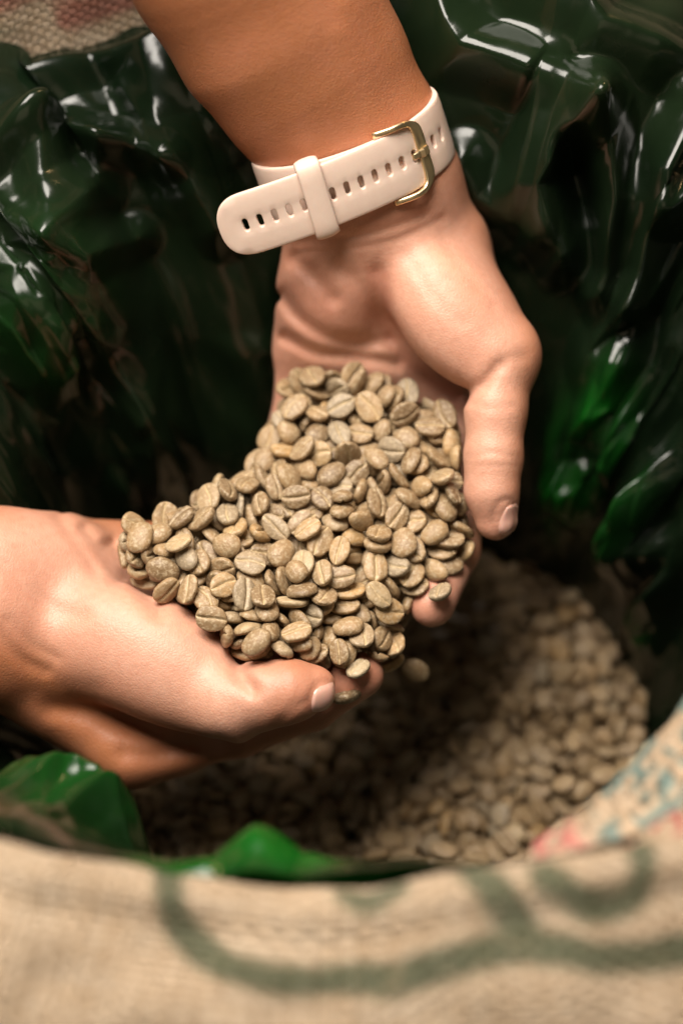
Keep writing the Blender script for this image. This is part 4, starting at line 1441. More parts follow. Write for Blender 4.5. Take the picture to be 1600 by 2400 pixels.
    4,161,63,167,62,18,-23,-72, 5,-418,12,157,97,6,21,-14, 6,-283,234,152,6,-56,83,8, 7,-289,3,162,46,-33,-62,54, 8,-179,228,160,43,-1,-1,90, 9,-20,-35,191,83,-20,-8,-51,
    0,219,449,250,72,9,0,-68, 1,-194,38,169,41,-4,-2,91, 2,-430,-142,167,52,2,-24,82, 3,313,-1196,-10519,51,81,30,5, 4,-27,251,176,94,-3,-5,33, 5,-149,-203,107,79,-3,-10,61,
    6,-132,-428,108,31,-22,-4,92, 7,514,-1169,-15098,57,39,5,72, 8,-175,-160,142,1,88,45,14, 9,-103,13,183,2,-10,99,6, 0,311,408,217,21,-29,-74,56, 1,-561,-209,182,92,38,9,-10,
    2,39,-76,166,27,-19,-11,-94, 3,321,-746,-705,45,-51,37,-64, 4,-200,-344,104,44,2,61,65, 5,172,165,183,85,18,6,-49, 6,285,17,141,19,-22,-92,24, 7,-12,165,186,98,-8,19,0,
    8,33,502,276,46,-4,45,-77, 9,-20,376,242,4,71,67,21, 0,-298,484,98,7,20,-17,96, 1,170,-159,132,8,-92,29,-25, 2,-174,305,224,43,11,-7,89, 3,-185,-462,119,73,-44,0,-53,
    4,28,-246,121,17,97,15,0, 5,-224,-10,193,21,-94,16,-24, 6,132,480,244,9,83,53,15, 7,348,117,207,3,-6,-98,-18, 8,-253,137,201,34,-41,-73,43, 9,533,-1158,-12145,26,2,25,-93,
    0,418,-193,-108,94,24,-5,24, 1,-424,-310,163,50,1,-1,87, 2,-306,-301,103,81,-47,17,30, 3,-185,241,206,12,3,-97,23, 4,-326,29,189,54,46,-41,-57, 5,-411,-82,179,71,-47,14,-50,
    6,86,19,180,5,-91,-37,17, 7,-106,-233,141,1,-65,75,16, 8,-94,-337,115,30,-88,21,-32, 9,663,-1191,-7955,63,-6,73,26, 0,-605,-62,148,8,-89,-45,4, 1,-354,-412,116,9,-59,-18,78,
    2,133,301,235,86,-3,-32,39, 3,-251,223,179,81,8,-4,57, 4,-90,-140,159,11,-92,37,10, 5,-145,410,234,3,-27,96,-3, 6,55,289,187,16,11,-1,98, 7,263,271,210,18,-43,-85,25,
    8,485,-441,-231,11,-4,26,-96, 9,-380,-202,175,20,-8,82,53, 0,-326,-86,167,99,-9,-7,-9, 1,333,29,189,61,10,18,76, 2,-101,117,175,20,-8,43,88, 3,-497,-341,153,17,90,36,-17,
    4,-564,-18,190,64,19,25,-70, 5,-179,-238,166,49,-31,-80,13, 6,-273,301,188,25,12,96,5, 7,106,-174,145,71,14,-1,69, 8,247,177,217,85,0,-31,-42, 9,-104,194,172,2,-75,57,33,
    0,-42,500,251,36,-38,57,64, 1,-368,57,238,66,13,37,65, 2,61,407,243,3,-5,24,97, 3,358,56,227,30,78,-46,-31, 4,900,-1484,-15064,38,26,62,64, 5,172,411,268,8,-87,11,-47,
    6,-495,-110,191,77,20,-6,-60, 7,482,-1203,-12234,31,27,-68,60, 8,-652,-152,172,15,-77,-47,41, 9,524,-1127,-5376,16,-52,83,12, 0,-18,243,210,95,6,0,31, 1,-420,-452,138,15,-95,-20,20,
    2,93,238,199,5,2,17,-98, 3,522,-361,-189,33,2,34,-88, 4,-201,161,193,71,21,-31,-59, 5,-11,90,206,18,10,97,9, 6,-621,-288,161,4,-58,-64,49, 7,-808,-1332,-14345,29,-19,-72,60,
    8,222,-14,165,20,1,98,7, 9,557,-1026,-2816,5,-90,25,-35, 0,-387,-17,178,97,0,18,-16, 1,111,30,207,62,27,20,71, 2,-80,353,254,42,-3,18,89, 3,311,293,215,58,-21,-3,-79,
    4,-153,-306,154,8,9,-92,38, 5,317,-1769,-13940,61,-16,-75,22, 6,-327,-280,140,94,-29,3,14, 7,-259,-78,196,45,35,-82,10, 8,-135,499,247,30,-37,-86,-21, 9,-123,-47,202,5,-30,93,20,
    0,-274,-350,130,85,-34,28,28, 1,-4,-220,156,98,18,-6,1, 2,-329,301,71,13,48,-77,-41, 3,198,366,255,4,-41,68,-60, 4,331,-1718,-20544,78,23,-58,5, 5,-471,-223,156,6,-39,92,-8,
    6,-219,-409,144,59,-33,4,-73, 7,209,268,247,43,-7,-5,90, 8,-342,-151,174,34,-1,-29,90, 9,-658,-57,209,3,-94,16,30, 0,1298,-2129,-18724,18,64,-63,40, 1,-450,252,125,6,-91,30,29,
    2,47,146,216,88,30,-13,34, 3,677,-1187,-7694,52,50,61,32, 4,625,-1587,-17118,31,-66,-40,-55, 5,-54,-294,153,84,-12,15,51, 6,63,-43,213,79,44,40,-13, 7,215,51,202,91,-22,34,9,
    8,442,-326,-161,17,-47,-86,-8, 9,105,474,264,43,26,-23,-83, 0,-81,456,249,24,1,-95,19, 1,-447,-43,228,11,92,4,37, 2,-239,-507,150,44,65,61,12, 3,-304,87,229,16,82,52,-18,
    4,477,-965,-5483,71,64,-22,-19, 5,162,218,243,39,-88,15,-23, 6,282,51,217,14,-65,67,-33, 7,-336,-68,210,30,76,58,-2, 8,56,460,295,59,-5,73,-34, 9,421,-1030,-8901,7,-7,98,-18,
    0,133,117,209,63,-1,75,18, 1,-70,-110,190,54,-3,14,-83, 2,-450,-193,201,12,60,77,19, 3,-6,-451,86,33,-67,66,0, 4,314,192,226,91,-17,36,7, 5,658,-1455,-8157,76,-62,22,2,
    6,-117,158,219,88,22,-27,-33, 7,61,286,238,13,-97,19,-11, 8,19,202,243,46,-46,-61,-44, 9,-325,-548,128,3,-27,94,19, 0,-780,-1392,-15564,1,53,83,15, 1,573,-1225,-11192,31,-68,12,66,
    2,-60,44,212,89,1,2,-45, 3,-607,-141,172,51,31,-76,-25, 4,-232,-345,161,70,-5,16,70, 5,-126,-189,185,15,74,64,16, 6,-402,139,142,69,-24,-68,-1, 7,20,-366,97,10,5,-16,-98,
    8,-285,-231,159,95,-1,11,-29, 9,119,-84,196,79,-16,21,55, 0,-328,373,70,1,24,-12,96, 1,203,329,293,83,50,12,23, 2,213,-2022,-19933,90,19,-32,-24, 3,-213,84,222,4,80,-53,-29,
    4,974,-1306,-16407,4,6,96,28, 5,197,-99,173,65,-5,-12,75, 6,-299,417,86,95,-19,21,-10, 7,-139,-422,147,14,5,-9,-98, 8,-124,-285,180,8,3,-28,-96, 9,-77,289,230,88,8,14,45,
    0,175,-10,193,53,-5,23,-81, 1,-353,436,130,49,18,-2,-85, 2,114,-107,179,25,97,1,-4, 3,-558,-137,186,44,-25,-19,-85, 4,-423,42,219,63,-15,-14,75, 5,509,-1036,-8651,52,-57,-3,-63,
    6,-207,-64,207,87,32,3,-36, 7,361,260,218,54,41,10,73, 8,629,-1154,-5107,7,-64,-57,50, 9,92,184,205,36,20,35,-84, 0,224,171,245,75,-27,-23,56, 1,115,-269,125,92,6,25,-31,
    2,620,-1331,-12817,57,-51,62,-17, 3,568,-1603,-14352,40,-69,-28,54, 4,-288,-196,196,12,5,-5,99, 5,149,-291,66,96,16,23,-2, 6,185,125,224,31,84,-22,-39, 7,-190,-150,190,85,15,5,51,
    8,279,-913,-2408,29,14,-59,-74, 9,-245,-318,193,70,-3,16,70, 0,740,-420,-9151,14,-31,82,-46, 1,-262,-471,173,31,22,6,-92, 2,-262,16,225,24,60,70,32, 3,61,76,213,42,-38,61,-55,
    4,91,364,284,10,-47,-83,-27, 5,-369,-275,194,16,22,-95,-18, 6,-4,276,246,55,-11,-4,83, 7,-56,-225,182,73,20,-21,-62, 8,-169,115,231,89,-4,34,-29, 9,144,407,278,1,45,1,-89,
    0,723,-1105,-7508,38,59,8,-70, 1,2,-13,225,52,-17,-21,-81, 2,377,189,237,67,-28,-67,16, 3,-510,-38,223,19,91,30,22, 4,939,-1019,-13369,63,-64,-31,32, 5,-96,484,293,1,80,-58,16,
    6,-6,-145,196,2,77,63,8, 7,288,294,266,3,-1,-100,1, 8,-354,-460,159,4,7,-53,85, 9,-8,451,270,76,44,-47,8, 0,-332,246,164,43,-27,-8,86, 1,-32,127,233,94,-3,-6,33,
    2,-669,-240,178,40,72,50,28, 3,-363,-25,224,11,64,76,-6, 4,-732,-193,128,6,-24,-41,-88, 5,534,-1604,-14409,67,-23,68,-21, 6,338,-1433,-17541,15,42,-84,-31, 7,298,-52,161,40,5,5,-92,
    8,-145,43,226,34,-94,-4,-6, 9,-403,-379,168,93,34,6,-9, 0,-487,-185,211,41,-23,-17,87, 1,-398,316,98,64,-10,28,-70, 2,-581,-87,203,97,-11,-1,21, 3,-398,198,107,18,32,-25,-90,
    4,-479,-286,190,17,75,57,30, 5,-77,208,232,18,-1,94,29, 6,257,83,228,29,-43,-14,85, 7,295,-885,-16995,22,-52,-35,-75, 8,-128,214,256,10,93,18,31, 9,-362,-141,220,14,-12,-26,95,
    0,-544,128,127,31,-93,-18,11, 1,-156,372,272,7,-42,91,-3, 2,-355,261,108,13,-60,73,30, 3,3,25,250,68,-25,-32,-62, 4,725,-1963,-20262,28,-65,48,-53, 5,136,-1914,-12689,37,59,-50,-53,
    6,296,-147,87,25,-21,-30,90, 7,-105,-89,226,24,17,-4,-96, 8,-2,369,282,8,-23,95,18, 9,327,93,261,83,-13,-32,-44, 0,200,-827,-2137,72,62,-7,31, 1,339,348,261,33,-77,55,-5,
    2,-140,-232,208,45,-21,-17,85, 3,-270,526,126,87,-22,35,-27, 4,-637,-114,225,84,2,-13,53, 5,-508,-151,240,95,-13,-25,-13, 6,112,172,261,88,-4,-4,-46, 7,1235,-510,-15307,60,-78,5,16,
    8,-302,-301,184,30,-65,-69,12, 9,-551,-334,168,41,14,-46,-78,
]
POOL_DATA = [
    0,505,-825,-886,47,4,-6,88, 1,33,464,-890,85,5,8,52, 2,30,73,-884,16,62,75,18, 3,814,7,-814,62,9,-7,78, 4,426,-97,-859,6,-97,-24,-1, 5,247,567,-838,54,54,-64,-9,
    6,852,-193,-850,8,-3,-99,14, 7,738,-746,-880,43,7,-5,90, 0,-449,-66,-900,98,17,1,-14, 1,978,145,-764,37,-93,-8,-1, 2,1079,156,-790,77,3,-15,62, 3,782,-611,-865,73,-5,10,-67,
    4,553,-333,-837,14,3,-97,22, 5,1141,-48,-857,33,-1,15,-93, 6,1036,-138,-852,86,11,16,48, 7,-449,127,-902,71,0,-1,70, 0,-19,223,-886,6,76,-65,0, 1,-159,575,-887,14,-91,37,-15,
    2,45,-393,-873,14,-23,95,-18, 3,392,-646,-855,29,8,2,-95, 4,-714,-102,-903,26,0,5,-96, 5,280,-134,-882,100,-5,-1,-6, 6,399,-249,-866,98,-1,-2,22, 7,792,-254,-861,73,6,-1,68,
    0,-215,-725,-890,19,-94,-29,1, 1,-632,57,-888,17,-92,-34,7, 2,-93,-401,-883,19,71,-68,-8, 3,-357,348,-891,7,48,-85,-21, 4,497,609,-788,16,-23,-5,96, 5,81,-610,-884,96,-4,-4,29,
    6,916,-366,-864,12,76,63,10, 7,28,-924,-888,18,92,-35,-3, 0,678,507,-715,78,-9,-13,60, 1,-384,-284,-881,19,14,-81,-54, 2,-261,159,-904,98,0,4,19, 3,125,-66,-884,19,84,-51,-6,
    4,561,667,-770,69,15,-23,-67, 5,745,85,-783,15,-86,48,6, 6,-168,-162,-891,11,-69,-70,18, 7,-319,-104,-872,53,21,-74,-36, 0,768,245,-740,85,14,5,-51, 1,47,692,-880,5,-64,-75,17,
    2,-720,-9,-904,64,4,1,-77, 3,-130,-580,-881,55,-68,-44,22, 4,-272,555,-893,98,-9,13,13, 5,-510,324,-900,13,1,-9,-99, 6,155,-747,-877,19,-71,-67,5, 7,-85,-635,-884,9,13,97,19,
    0,291,12,-870,13,-30,93,-13, 1,305,269,-845,15,-15,97,14, 2,-175,279,-888,16,84,49,17, 3,1018,-373,-870,7,-79,61,9, 4,429,-539,-844,35,1,1,94, 5,-108,477,-886,21,57,-79,-2,
    6,-13,-148,-881,49,85,13,18, 7,548,-604,-828,56,-58,-48,34, 0,-379,-441,-871,17,88,8,-43, 1,-573,-80,-881,31,-50,61,-54, 2,587,-146,-840,23,-3,-96,13, 3,-301,72,-891,2,-32,93,20,
    4,676,12,-827,78,1,-14,61, 5,187,-7,-880,10,2,98,16, 6,168,635,-881,54,-4,-1,84, 7,461,-174,-855,5,60,-78,-15, 0,449,324,-801,16,63,70,31, 1,-206,90,-888,17,-96,19,-11,
    2,969,-188,-868,20,1,-4,98, 3,-221,-411,-889,14,70,-68,-15, 4,-303,241,-879,69,39,-35,-51, 5,-483,482,-879,27,-25,-76,54, 6,-612,288,-902,66,1,4,75, 7,157,88,-868,69,-65,-26,18,
    0,856,478,-686,86,-1,-1,52, 1,-74,17,-881,79,-35,0,-50, 2,210,448,-857,5,-98,-14,-15, 3,10,-812,-895,99,5,-3,-14, 4,411,-803,-871,23,-97,-11,-1, 5,692,-477,-849,64,3,8,76,
    6,1139,-337,-889,32,1,-8,94, 7,422,-450,-832,0,62,76,-20, 0,300,670,-846,15,-98,-8,-14, 1,-230,-307,-897,55,4,10,83, 2,900,185,-757,68,11,-12,71, 3,490,485,-773,25,-4,94,-22,
    4,256,109,-881,100,3,-1,1, 5,-125,710,-870,22,29,-72,59, 6,448,221,-818,14,95,13,23, 7,1072,-264,-867,54,22,-6,-81, 0,-641,189,-891,7,-54,82,-18, 1,-623,-350,-900,100,-4,5,1,
    2,-501,-416,-888,22,65,-73,-6, 3,-44,148,-883,6,0,-89,-44, 4,1008,294,-726,24,-23,-94,2, 5,353,438,-826,9,-61,78,8, 6,617,373,-742,10,19,13,-97, 7,116,-278,-875,20,86,-47,-2,
    0,126,-546,-874,23,-2,16,96, 1,-282,-178,-888,13,-33,-92,15, 2,649,651,-738,13,-23,7,96, 3,326,-864,-887,52,-5,-2,85, 4,-507,-255,-903,24,-1,3,-97, 5,-366,-777,-901,6,0,-4,100,
    6,-699,-209,-892,10,25,-95,-18, 7,260,-717,-877,44,2,-8,89, 0,-134,-79,-898,3,0,-19,-98, 1,-337,488,-898,23,5,-10,-97, 2,657,-319,-840,19,95,23,12, 3,-436,284,-885,45,-89,5,4,
    4,1011,-53,-844,18,5,-15,97, 5,-716,86,-892,17,-84,51,-4, 6,662,165,-772,36,-66,65,-7, 7,-724,-393,-890,10,37,-91,-16, 0,1181,-148,-862,9,-76,63,-16, 1,187,-332,-874,75,-9,-4,65,
    2,615,-842,-872,19,-76,-61,12, 3,391,570,-813,28,85,38,24, 4,838,-68,-822,37,-89,-28,-5, 5,430,23,-860,99,14,-8,-1, 6,-89,-321,-887,7,14,97,-18, 7,-555,-556,-890,2,35,92,-19,
    0,340,130,-844,11,10,-83,-53, 1,-221,447,-888,20,87,-45,-2, 2,147,181,-887,69,5,3,72, 3,572,582,-742,22,83,39,32, 4,1094,77,-810,32,-94,-14,3, 5,122,336,-887,100,-2,-5,-3,
    6,-59,-912,-884,54,-76,22,-29, 7,262,-816,-875,11,-52,83,-16, 0,-482,-604,-891,2,33,-93,-17, 1,566,260,-763,33,11,20,92, 2,1128,-218,-883,57,4,7,-82, 3,973,-634,-878,14,-53,83,-11,
    4,179,-864,-883,8,-86,50,1, 5,555,53,-824,5,99,-5,10, 6,943,391,-701,16,10,-1,98, 7,-450,18,-902,58,-2,-2,-82, 0,247,-454,-851,21,91,36,9, 1,456,-736,-856,9,95,-29,-11,
    2,123,708,-867,32,-33,72,-52, 3,525,168,-802,32,-13,94,-7, 4,-241,-673,-880,77,-41,4,48, 5,677,-577,-844,11,-69,72,-6, 6,847,-662,-863,50,-81,-22,24, 7,-127,365,-889,7,32,-93,-16,
    0,340,-558,-855,15,-5,-7,98, 1,-362,139,-899,8,0,-2,-100, 2,-325,-596,-903,45,4,0,-89, 3,1039,-495,-886,88,1,9,46, 4,679,283,-720,55,-32,66,-41, 5,-461,-182,-892,15,98,-8,5,
    6,249,-617,-866,75,-6,-11,65, 7,-497,-684,-884,31,-92,-16,18, 0,248,726,-875,81,-9,-7,58, 1,-531,161,-898,99,11,3,-1, 2,855,369,-683,29,-95,-4,-10, 3,560,-30,-832,51,-65,-49,27,
    4,693,-94,-848,3,-6,-12,99, 5,910,-94,-820,13,22,-43,-87, 6,-96,-209,-889,14,-80,56,-17, 7,-135,203,-901,69,2,-2,72, 0,849,-547,-875,66,6,2,75, 1,84,252,-890,58,-9,-3,81,
    2,94,-813,-897,52,8,3,-85, 3,-71,-783,-888,8,-20,96,-20, 4,433,-911,-894,99,0,2,-17, 5,622,-747,-873,50,8,8,-86, 6,-240,-851,-892,1,-45,-87,20, 7,-638,-58,-883,17,28,73,60,
    0,-218,-26,-890,8,22,96,16, 1,871,-457,-856,3,26,-96,-14, 2,169,-429,-859,20,81,-54,5, 3,-265,-495,-898,89,4,-4,-44, 4,1179,67,-830,28,-61,-73,7, 5,542,-489,-819,42,67,-43,-44,
    6,708,-211,-857,27,-1,-2,96, 7,211,-229,-870,0,-77,-62,15, 0,16,383,-860,63,-21,64,38, 1,961,-448,-860,43,-38,-68,46, 2,49,-64,-900,42,6,-1,-90, 3,109,577,-885,32,7,-6,-94,
    4,-73,610,-889,16,-90,-40,1, 5,-793,-58,-901,59,-5,0,80, 6,885,14,-786,7,86,41,-29, 7,-9,-482,-890,96,1,-6,28, 0,481,104,-844,98,6,-12,12, 1,-382,-144,-889,17,-57,-80,11,
    2,73,-691,-891,99,5,1,-9, 3,613,-207,-842,9,4,-81,-58, 4,914,263,-721,17,3,10,98, 5,-273,348,-891,13,-54,-83,10, 6,-572,-197,-890,10,97,-20,-6, 7,275,406,-860,89,-1,-13,43,
    0,741,-357,-839,85,37,5,-37, 1,432,701,-807,25,76,53,27, 2,-581,-430,-904,95,0,4,32, 3,-471,-495,-886,57,-78,14,-20, 4,-377,-680,-901,40,3,-9,-91, 5,-781,-237,-901,82,-3,3,-57,
    6,-592,372,-902,16,0,5,99, 7,49,154,-896,19,1,-1,98, 0,84,408,-871,3,98,-12,-17, 1,207,256,-866,18,-86,-47,-5, 2,674,-673,-868,53,5,-1,84, 3,502,-277,-846,7,19,-97,-15,
    4,1106,-435,-871,7,-2,82,-57, 5,456,148,-809,44,34,83,-4, 6,448,-339,-851,47,-7,-3,88, 7,-74,197,-853,20,-14,94,-25, 0,297,-219,-879,46,2,-6,-89, 1,166,-500,-850,0,33,83,-45,
    2,-400,522,-889,91,-11,-18,-35, 3,978,219,-749,29,-8,25,-92, 4,-450,229,-886,30,-95,13,1, 5,-726,185,-901,77,-4,-2,64, 6,-51,-105,-896,93,-15,-6,32, 7,-185,495,-883,92,-13,19,31,
    0,-159,-368,-902,67,-1,-1,74, 1,754,-438,-840,14,92,-29,-24, 2,-83,-508,-875,48,-52,55,-44, 3,593,-504,-819,3,-90,-25,36, 4,940,-577,-849,58,68,-37,25, 5,-428,-435,-875,50,39,-72,-28,
    6,829,-756,-877,22,-92,-30,14, 7,780,419,-685,95,28,-8,-6, 0,-37,75,-881,5,63,72,-29, 1,423,523,-792,85,26,7,44, 2,-568,-633,-904,91,3,4,-41, 3,-514,-21,-886,45,67,45,40,
    4,-60,-837,-871,43,83,-5,35, 5,-621,140,-848,26,-74,62,0, 6,-442,360,-887,10,-41,-84,34, 7,-572,-485,-861,18,47,82,29, 0,677,83,-781,83,42,-37,-8, 1,-249,252,-888,67,26,19,67,
    2,97,48,-866,45,66,21,-56, 3,-9,-349,-889,91,-4,4,41, 4,-413,-242,-864,90,-32,-29,-3, 5,126,-255,-840,3,-4,-93,37, 6,147,695,-814,27,-35,-88,19, 7,462,414,-778,21,-86,18,-42,
    0,188,162,-866,96,7,25,10, 1,-269,-402,-878,52,-60,-36,50, 2,654,-159,-829,94,-28,17,4, 3,-551,241,-891,1,-53,82,-22, 4,39,-746,-885,8,-9,-26,96, 5,-306,-726,-887,1,67,71,-23,
    6,934,63,-784,44,88,-2,-15, 7,356,-61,-859,6,20,-92,-32, 0,-168,28,-870,40,-68,56,26, 1,-252,-120,-881,62,-76,17,1, 2,481,-492,-811,49,52,-26,65, 3,-4,-619,-880,14,84,-53,5,
    4,-640,-125,-884,2,-92,33,21, 5,521,-191,-852,68,-10,19,-70, 6,637,428,-711,8,2,83,-55, 7,-533,383,-875,93,-34,8,-16, 0,920,-28,-809,49,86,-12,-2, 1,-83,299,-884,4,-99,11,2,
    2,1150,157,-800,81,7,-23,54, 3,274,-908,-878,78,16,-23,56, 4,313,-567,-816,99,-3,-13,8, 5,183,553,-861,17,-89,42,7, 6,23,311,-896,51,5,-5,-86, 7,201,364,-852,28,-72,61,20,
    0,610,-64,-838,22,-89,-40,-3, 1,566,469,-751,65,-20,-14,72, 2,1016,-449,-842,32,-81,-41,25, 3,193,-118,-887,48,8,0,-87, 4,-425,152,-853,26,96,9,-1, 5,561,-828,-841,33,-61,70,-18,
    6,30,573,-882,12,-79,57,-20, 7,910,-253,-857,3,42,-88,-25, 0,358,728,-850,8,-14,1,99, 1,-777,30,-886,89,9,-20,-40, 2,1184,-243,-873,52,30,13,79, 3,217,49,-870,56,-76,15,-30,
    4,728,182,-760,77,33,-5,-54, 5,-532,-350,-875,39,42,82,-7, 6,249,-299,-854,97,-4,22,-8, 7,314,516,-836,14,-41,89,14, 0,825,-127,-813,56,62,48,-27, 1,-729,-141,-869,15,-10,-31,93,
    2,-573,13,-884,22,-96,15,12, 3,1106,8,-829,2,21,-98,6, 4,-33,514,-884,10,19,-96,20, 5,379,323,-806,57,41,-14,70, 6,875,-678,-854,70,12,47,-53, 7,-754,-323,-887,79,-28,-21,49,
    0,67,-472,-874,66,0,20,-72, 1,1199,-57,-836,77,12,52,-35, 2,573,-670,-828,15,85,26,-43, 3,-161,-671,-879,41,46,45,65, 4,828,-376,-867,28,-5,6,-96, 5,5,-881,-867,3,-8,-16,-98,
    6,379,82,-854,17,-14,96,-15, 7,-26,-218,-868,63,-47,12,61, 0,-116,237,-850,33,91,23,6, 1,490,690,-766,35,65,-67,-7, 2,-447,-730,-884,5,73,-65,-19, 3,100,-887,-882,62,14,20,-74,
    4,965,-305,-857,80,8,34,49, 5,358,208,-839,77,23,14,-58, 6,711,-695,-827,27,-39,-84,28, 7,833,218,-728,92,30,12,23, 0,210,-775,-863,22,-63,73,-14, 1,908,-460,-812,16,-61,-72,-28,
    2,427,-682,-805,57,70,-37,-21, 3,-323,503,-850,100,5,6,2, 4,300,-678,-843,18,38,-87,25, 5,1079,-321,-834,2,-91,-38,-18, 6,391,-906,-856,96,12,-1,-24, 7,-512,-184,-851,13,98,-3,13,
    0,-306,-315,-900,73,12,-9,-66, 1,-364,-44,-887,10,63,-77,1, 2,-242,-799,-882,4,-17,-24,-96, 3,-288,6,-882,33,-44,83,-10, 4,-145,-268,-880,13,95,-13,24, 5,-534,453,-853,40,-87,25,-11,
    6,-197,678,-885,3,-4,-79,-61, 7,713,593,-695,12,-95,18,-21, 0,929,457,-682,82,-11,14,54, 1,358,-192,-854,39,-23,33,-83, 2,498,67,-792,17,56,76,28, 3,83,732,-849,22,86,-37,26,
    4,-223,362,-886,31,25,15,91, 5,-12,660,-870,70,-54,20,-42, 6,-666,-415,-882,23,-57,-78,-9, 7,45,189,-861,30,6,19,93, 0,71,-142,-883,19,-80,-56,7, 1,269,-375,-845,10,44,-83,33,
    2,724,-609,-842,52,52,53,44, 3,143,-662,-865,7,13,76,64, 4,531,-106,-826,50,-50,-66,-24, 5,951,-122,-841,84,-13,1,52, 6,745,339,-714,51,-3,-11,85, 7,-150,-157,-864,62,-20,11,-75,
    0,-470,-126,-872,10,96,-24,6, 1,112,488,-873,11,-10,-2,-99, 2,609,-267,-853,96,-19,-1,19, 3,265,450,-818,11,-7,-10,-99, 4,327,-833,-841,0,99,2,-10, 5,517,251,-786,87,-13,0,-48,
    6,376,660,-818,66,41,-20,-60, 7,1053,349,-716,76,50,4,-41, 0,-325,-530,-890,91,-26,-5,-32, 1,123,-393,-845,70,-3,-35,-62, 2,1115,-160,-845,61,-70,-16,-32, 3,-501,-526,-872,67,-43,60,-4,
    4,-325,-650,-864,7,-18,-98,-6, 5,-48,422,-890,80,0,14,59, 6,-117,-26,-889,11,-9,-30,-94, 7,270,332,-851,39,5,30,-87, 0,-374,442,-878,66,33,20,-65, 1,1026,-233,-852,64,-59,-44,21,
    2,-649,-234,-891,93,27,15,20, 3,-191,-502,-888,10,66,-73,-18, 4,658,-404,-828,57,-82,10,6, 5,1028,-565,-868,60,-80,-10,2, 6,261,-65,-878,95,-24,-9,-18, 7,-391,-346,-890,15,-96,-21,13,
    0,-327,-223,-879,28,90,-20,-26, 1,-129,647,-867,50,56,66,-7, 2,-206,163,-869,80,39,44,0, 3,330,360,-827,66,-56,39,-31, 4,764,-321,-840,44,-88,18,3, 5,-223,-618,-874,67,-27,33,61,
    6,838,143,-755,94,23,-21,11, 7,776,-543,-841,11,-4,77,63, 0,-494,-616,-851,15,-10,-98,6, 1,696,-814,-882,91,12,1,-39, 2,738,-159,-830,14,92,-13,-34, 3,-135,124,-884,77,16,21,-58,
    4,749,-34,-820,3,83,-54,-13, 5,587,172,-773,24,30,7,92, 6,501,-21,-856,45,11,-2,-89, 7,524,-707,-858,92,-6,11,-36, 0,1032,92,-776,11,-20,28,93, 1,1020,32,-814,78,26,4,-57,
    2,360,-491,-826,5,83,51,-24, 3,181,722,-865,45,-67,38,-45, 4,443,-837,-847,34,-70,-63,2, 5,-343,352,-846,12,47,-80,-35, 6,574,315,-735,17,94,-25,-18, 7,12,-5,-880,88,20,-20,38,
    0,242,107,-843,47,-9,-4,88, 1,339,-318,-849,16,-88,44,-10, 2,600,666,-705,44,30,18,-83, 3,836,66,-775,19,-77,-56,26, 4,553,-407,-844,97,-7,0,-21, 5,-686,261,-894,36,-5,18,92,
    6,-152,-858,-890,18,-91,-38,2, 7,-121,-616,-837,7,43,-89,-17, 0,-62,-709,-891,99,-15,5,3, 1,-352,208,-878,6,-43,-66,62, 2,911,331,-695,87,46,17,6, 3,-469,-312,-883,5,-90,37,24,
    4,1114,-376,-870,97,16,-17,0, 5,135,265,-856,87,20,45,4, 6,-382,58,-892,13,-46,-86,15, 7,-412,409,-874,19,-15,-44,87, 0,1182,-214,-813,27,80,-53,-6, 1,-142,265,-839,32,7,-28,-90,
    2,215,-891,-846,46,-14,53,-70, 3,311,-623,-836,53,80,25,-13, 4,136,-157,-871,1,-67,-67,-34, 5,341,-413,-852,10,6,-1,-99, 6,-164,397,-861,51,17,-31,-78, 7,-404,-530,-882,51,-70,-35,36,
    0,485,-63,-828,87,12,-5,47, 1,469,545,-753,98,-9,16,1, 2,586,-585,-826,43,-34,56,-62, 3,104,628,-851,20,94,4,28, 4,468,15,-799,58,79,-11,-17, 5,-166,-563,-853,79,-47,-33,23,
    6,387,248,-803,38,-39,-22,-81, 7,-4,-63,-848,12,27,-94,-18, 0,627,301,-726,33,-23,-7,-91, 1,-603,-406,-853,6,-33,87,-36, 2,400,-202,-811,42,36,-73,-39, 3,-246,496,-852,57,10,-46,-67,
    4,-594,-288,-878,33,87,-19,-31, 5,477,-428,-813,15,58,65,-47, 6,965,-517,-861,82,53,-22,-3, 7,-177,669,-819,74,-59,27,16, 0,914,102,-742,23,-96,10,13, 1,-27,-747,-845,2,-19,98,-3,
    2,-277,-663,-825,27,85,-46,0, 3,776,-702,-858,36,76,-53,-7, 4,-318,321,-842,89,33,21,24, 5,898,481,-647,89,-7,4,44, 6,766,-154,-817,13,40,19,89, 7,993,-111,-808,94,-1,9,32,
    0,-75,578,-854,5,-53,-81,-24, 1,265,378,-794,13,19,97,4, 2,-132,-757,-886,30,-26,10,91, 3,-717,-63,-861,88,-4,-9,47, 4,29,-558,-859,7,-34,29,-89, 5,-354,-156,-840,32,-26,-65,64,
    6,-309,138,-851,69,-57,-29,34, 7,453,-458,-742,43,48,-41,-65, 0,319,68,-844,95,-15,-16,23, 1,678,-221,-808,15,-61,74,22, 2,-771,-199,-854,15,45,87,-9, 3,-463,375,-845,69,3,-7,-72,
    4,-694,177,-866,31,-1,8,-95, 5,500,-901,-865,85,-45,27,3, 6,479,-767,-817,17,-96,21,6, 7,732,245,-704,62,-17,-21,74, 0,170,-859,-852,97,8,5,23, 1,523,-229,-812,98,0,6,21,
    2,152,-54,-859,96,-9,15,-24, 3,-572,305,-858,47,-61,-62,14, 4,-412,-16,-862,64,-9,-8,76, 5,747,-493,-794,4,37,53,-76, 6,704,465,-685,94,34,9,0, 7,-11,-900,-824,41,5,-1,91,
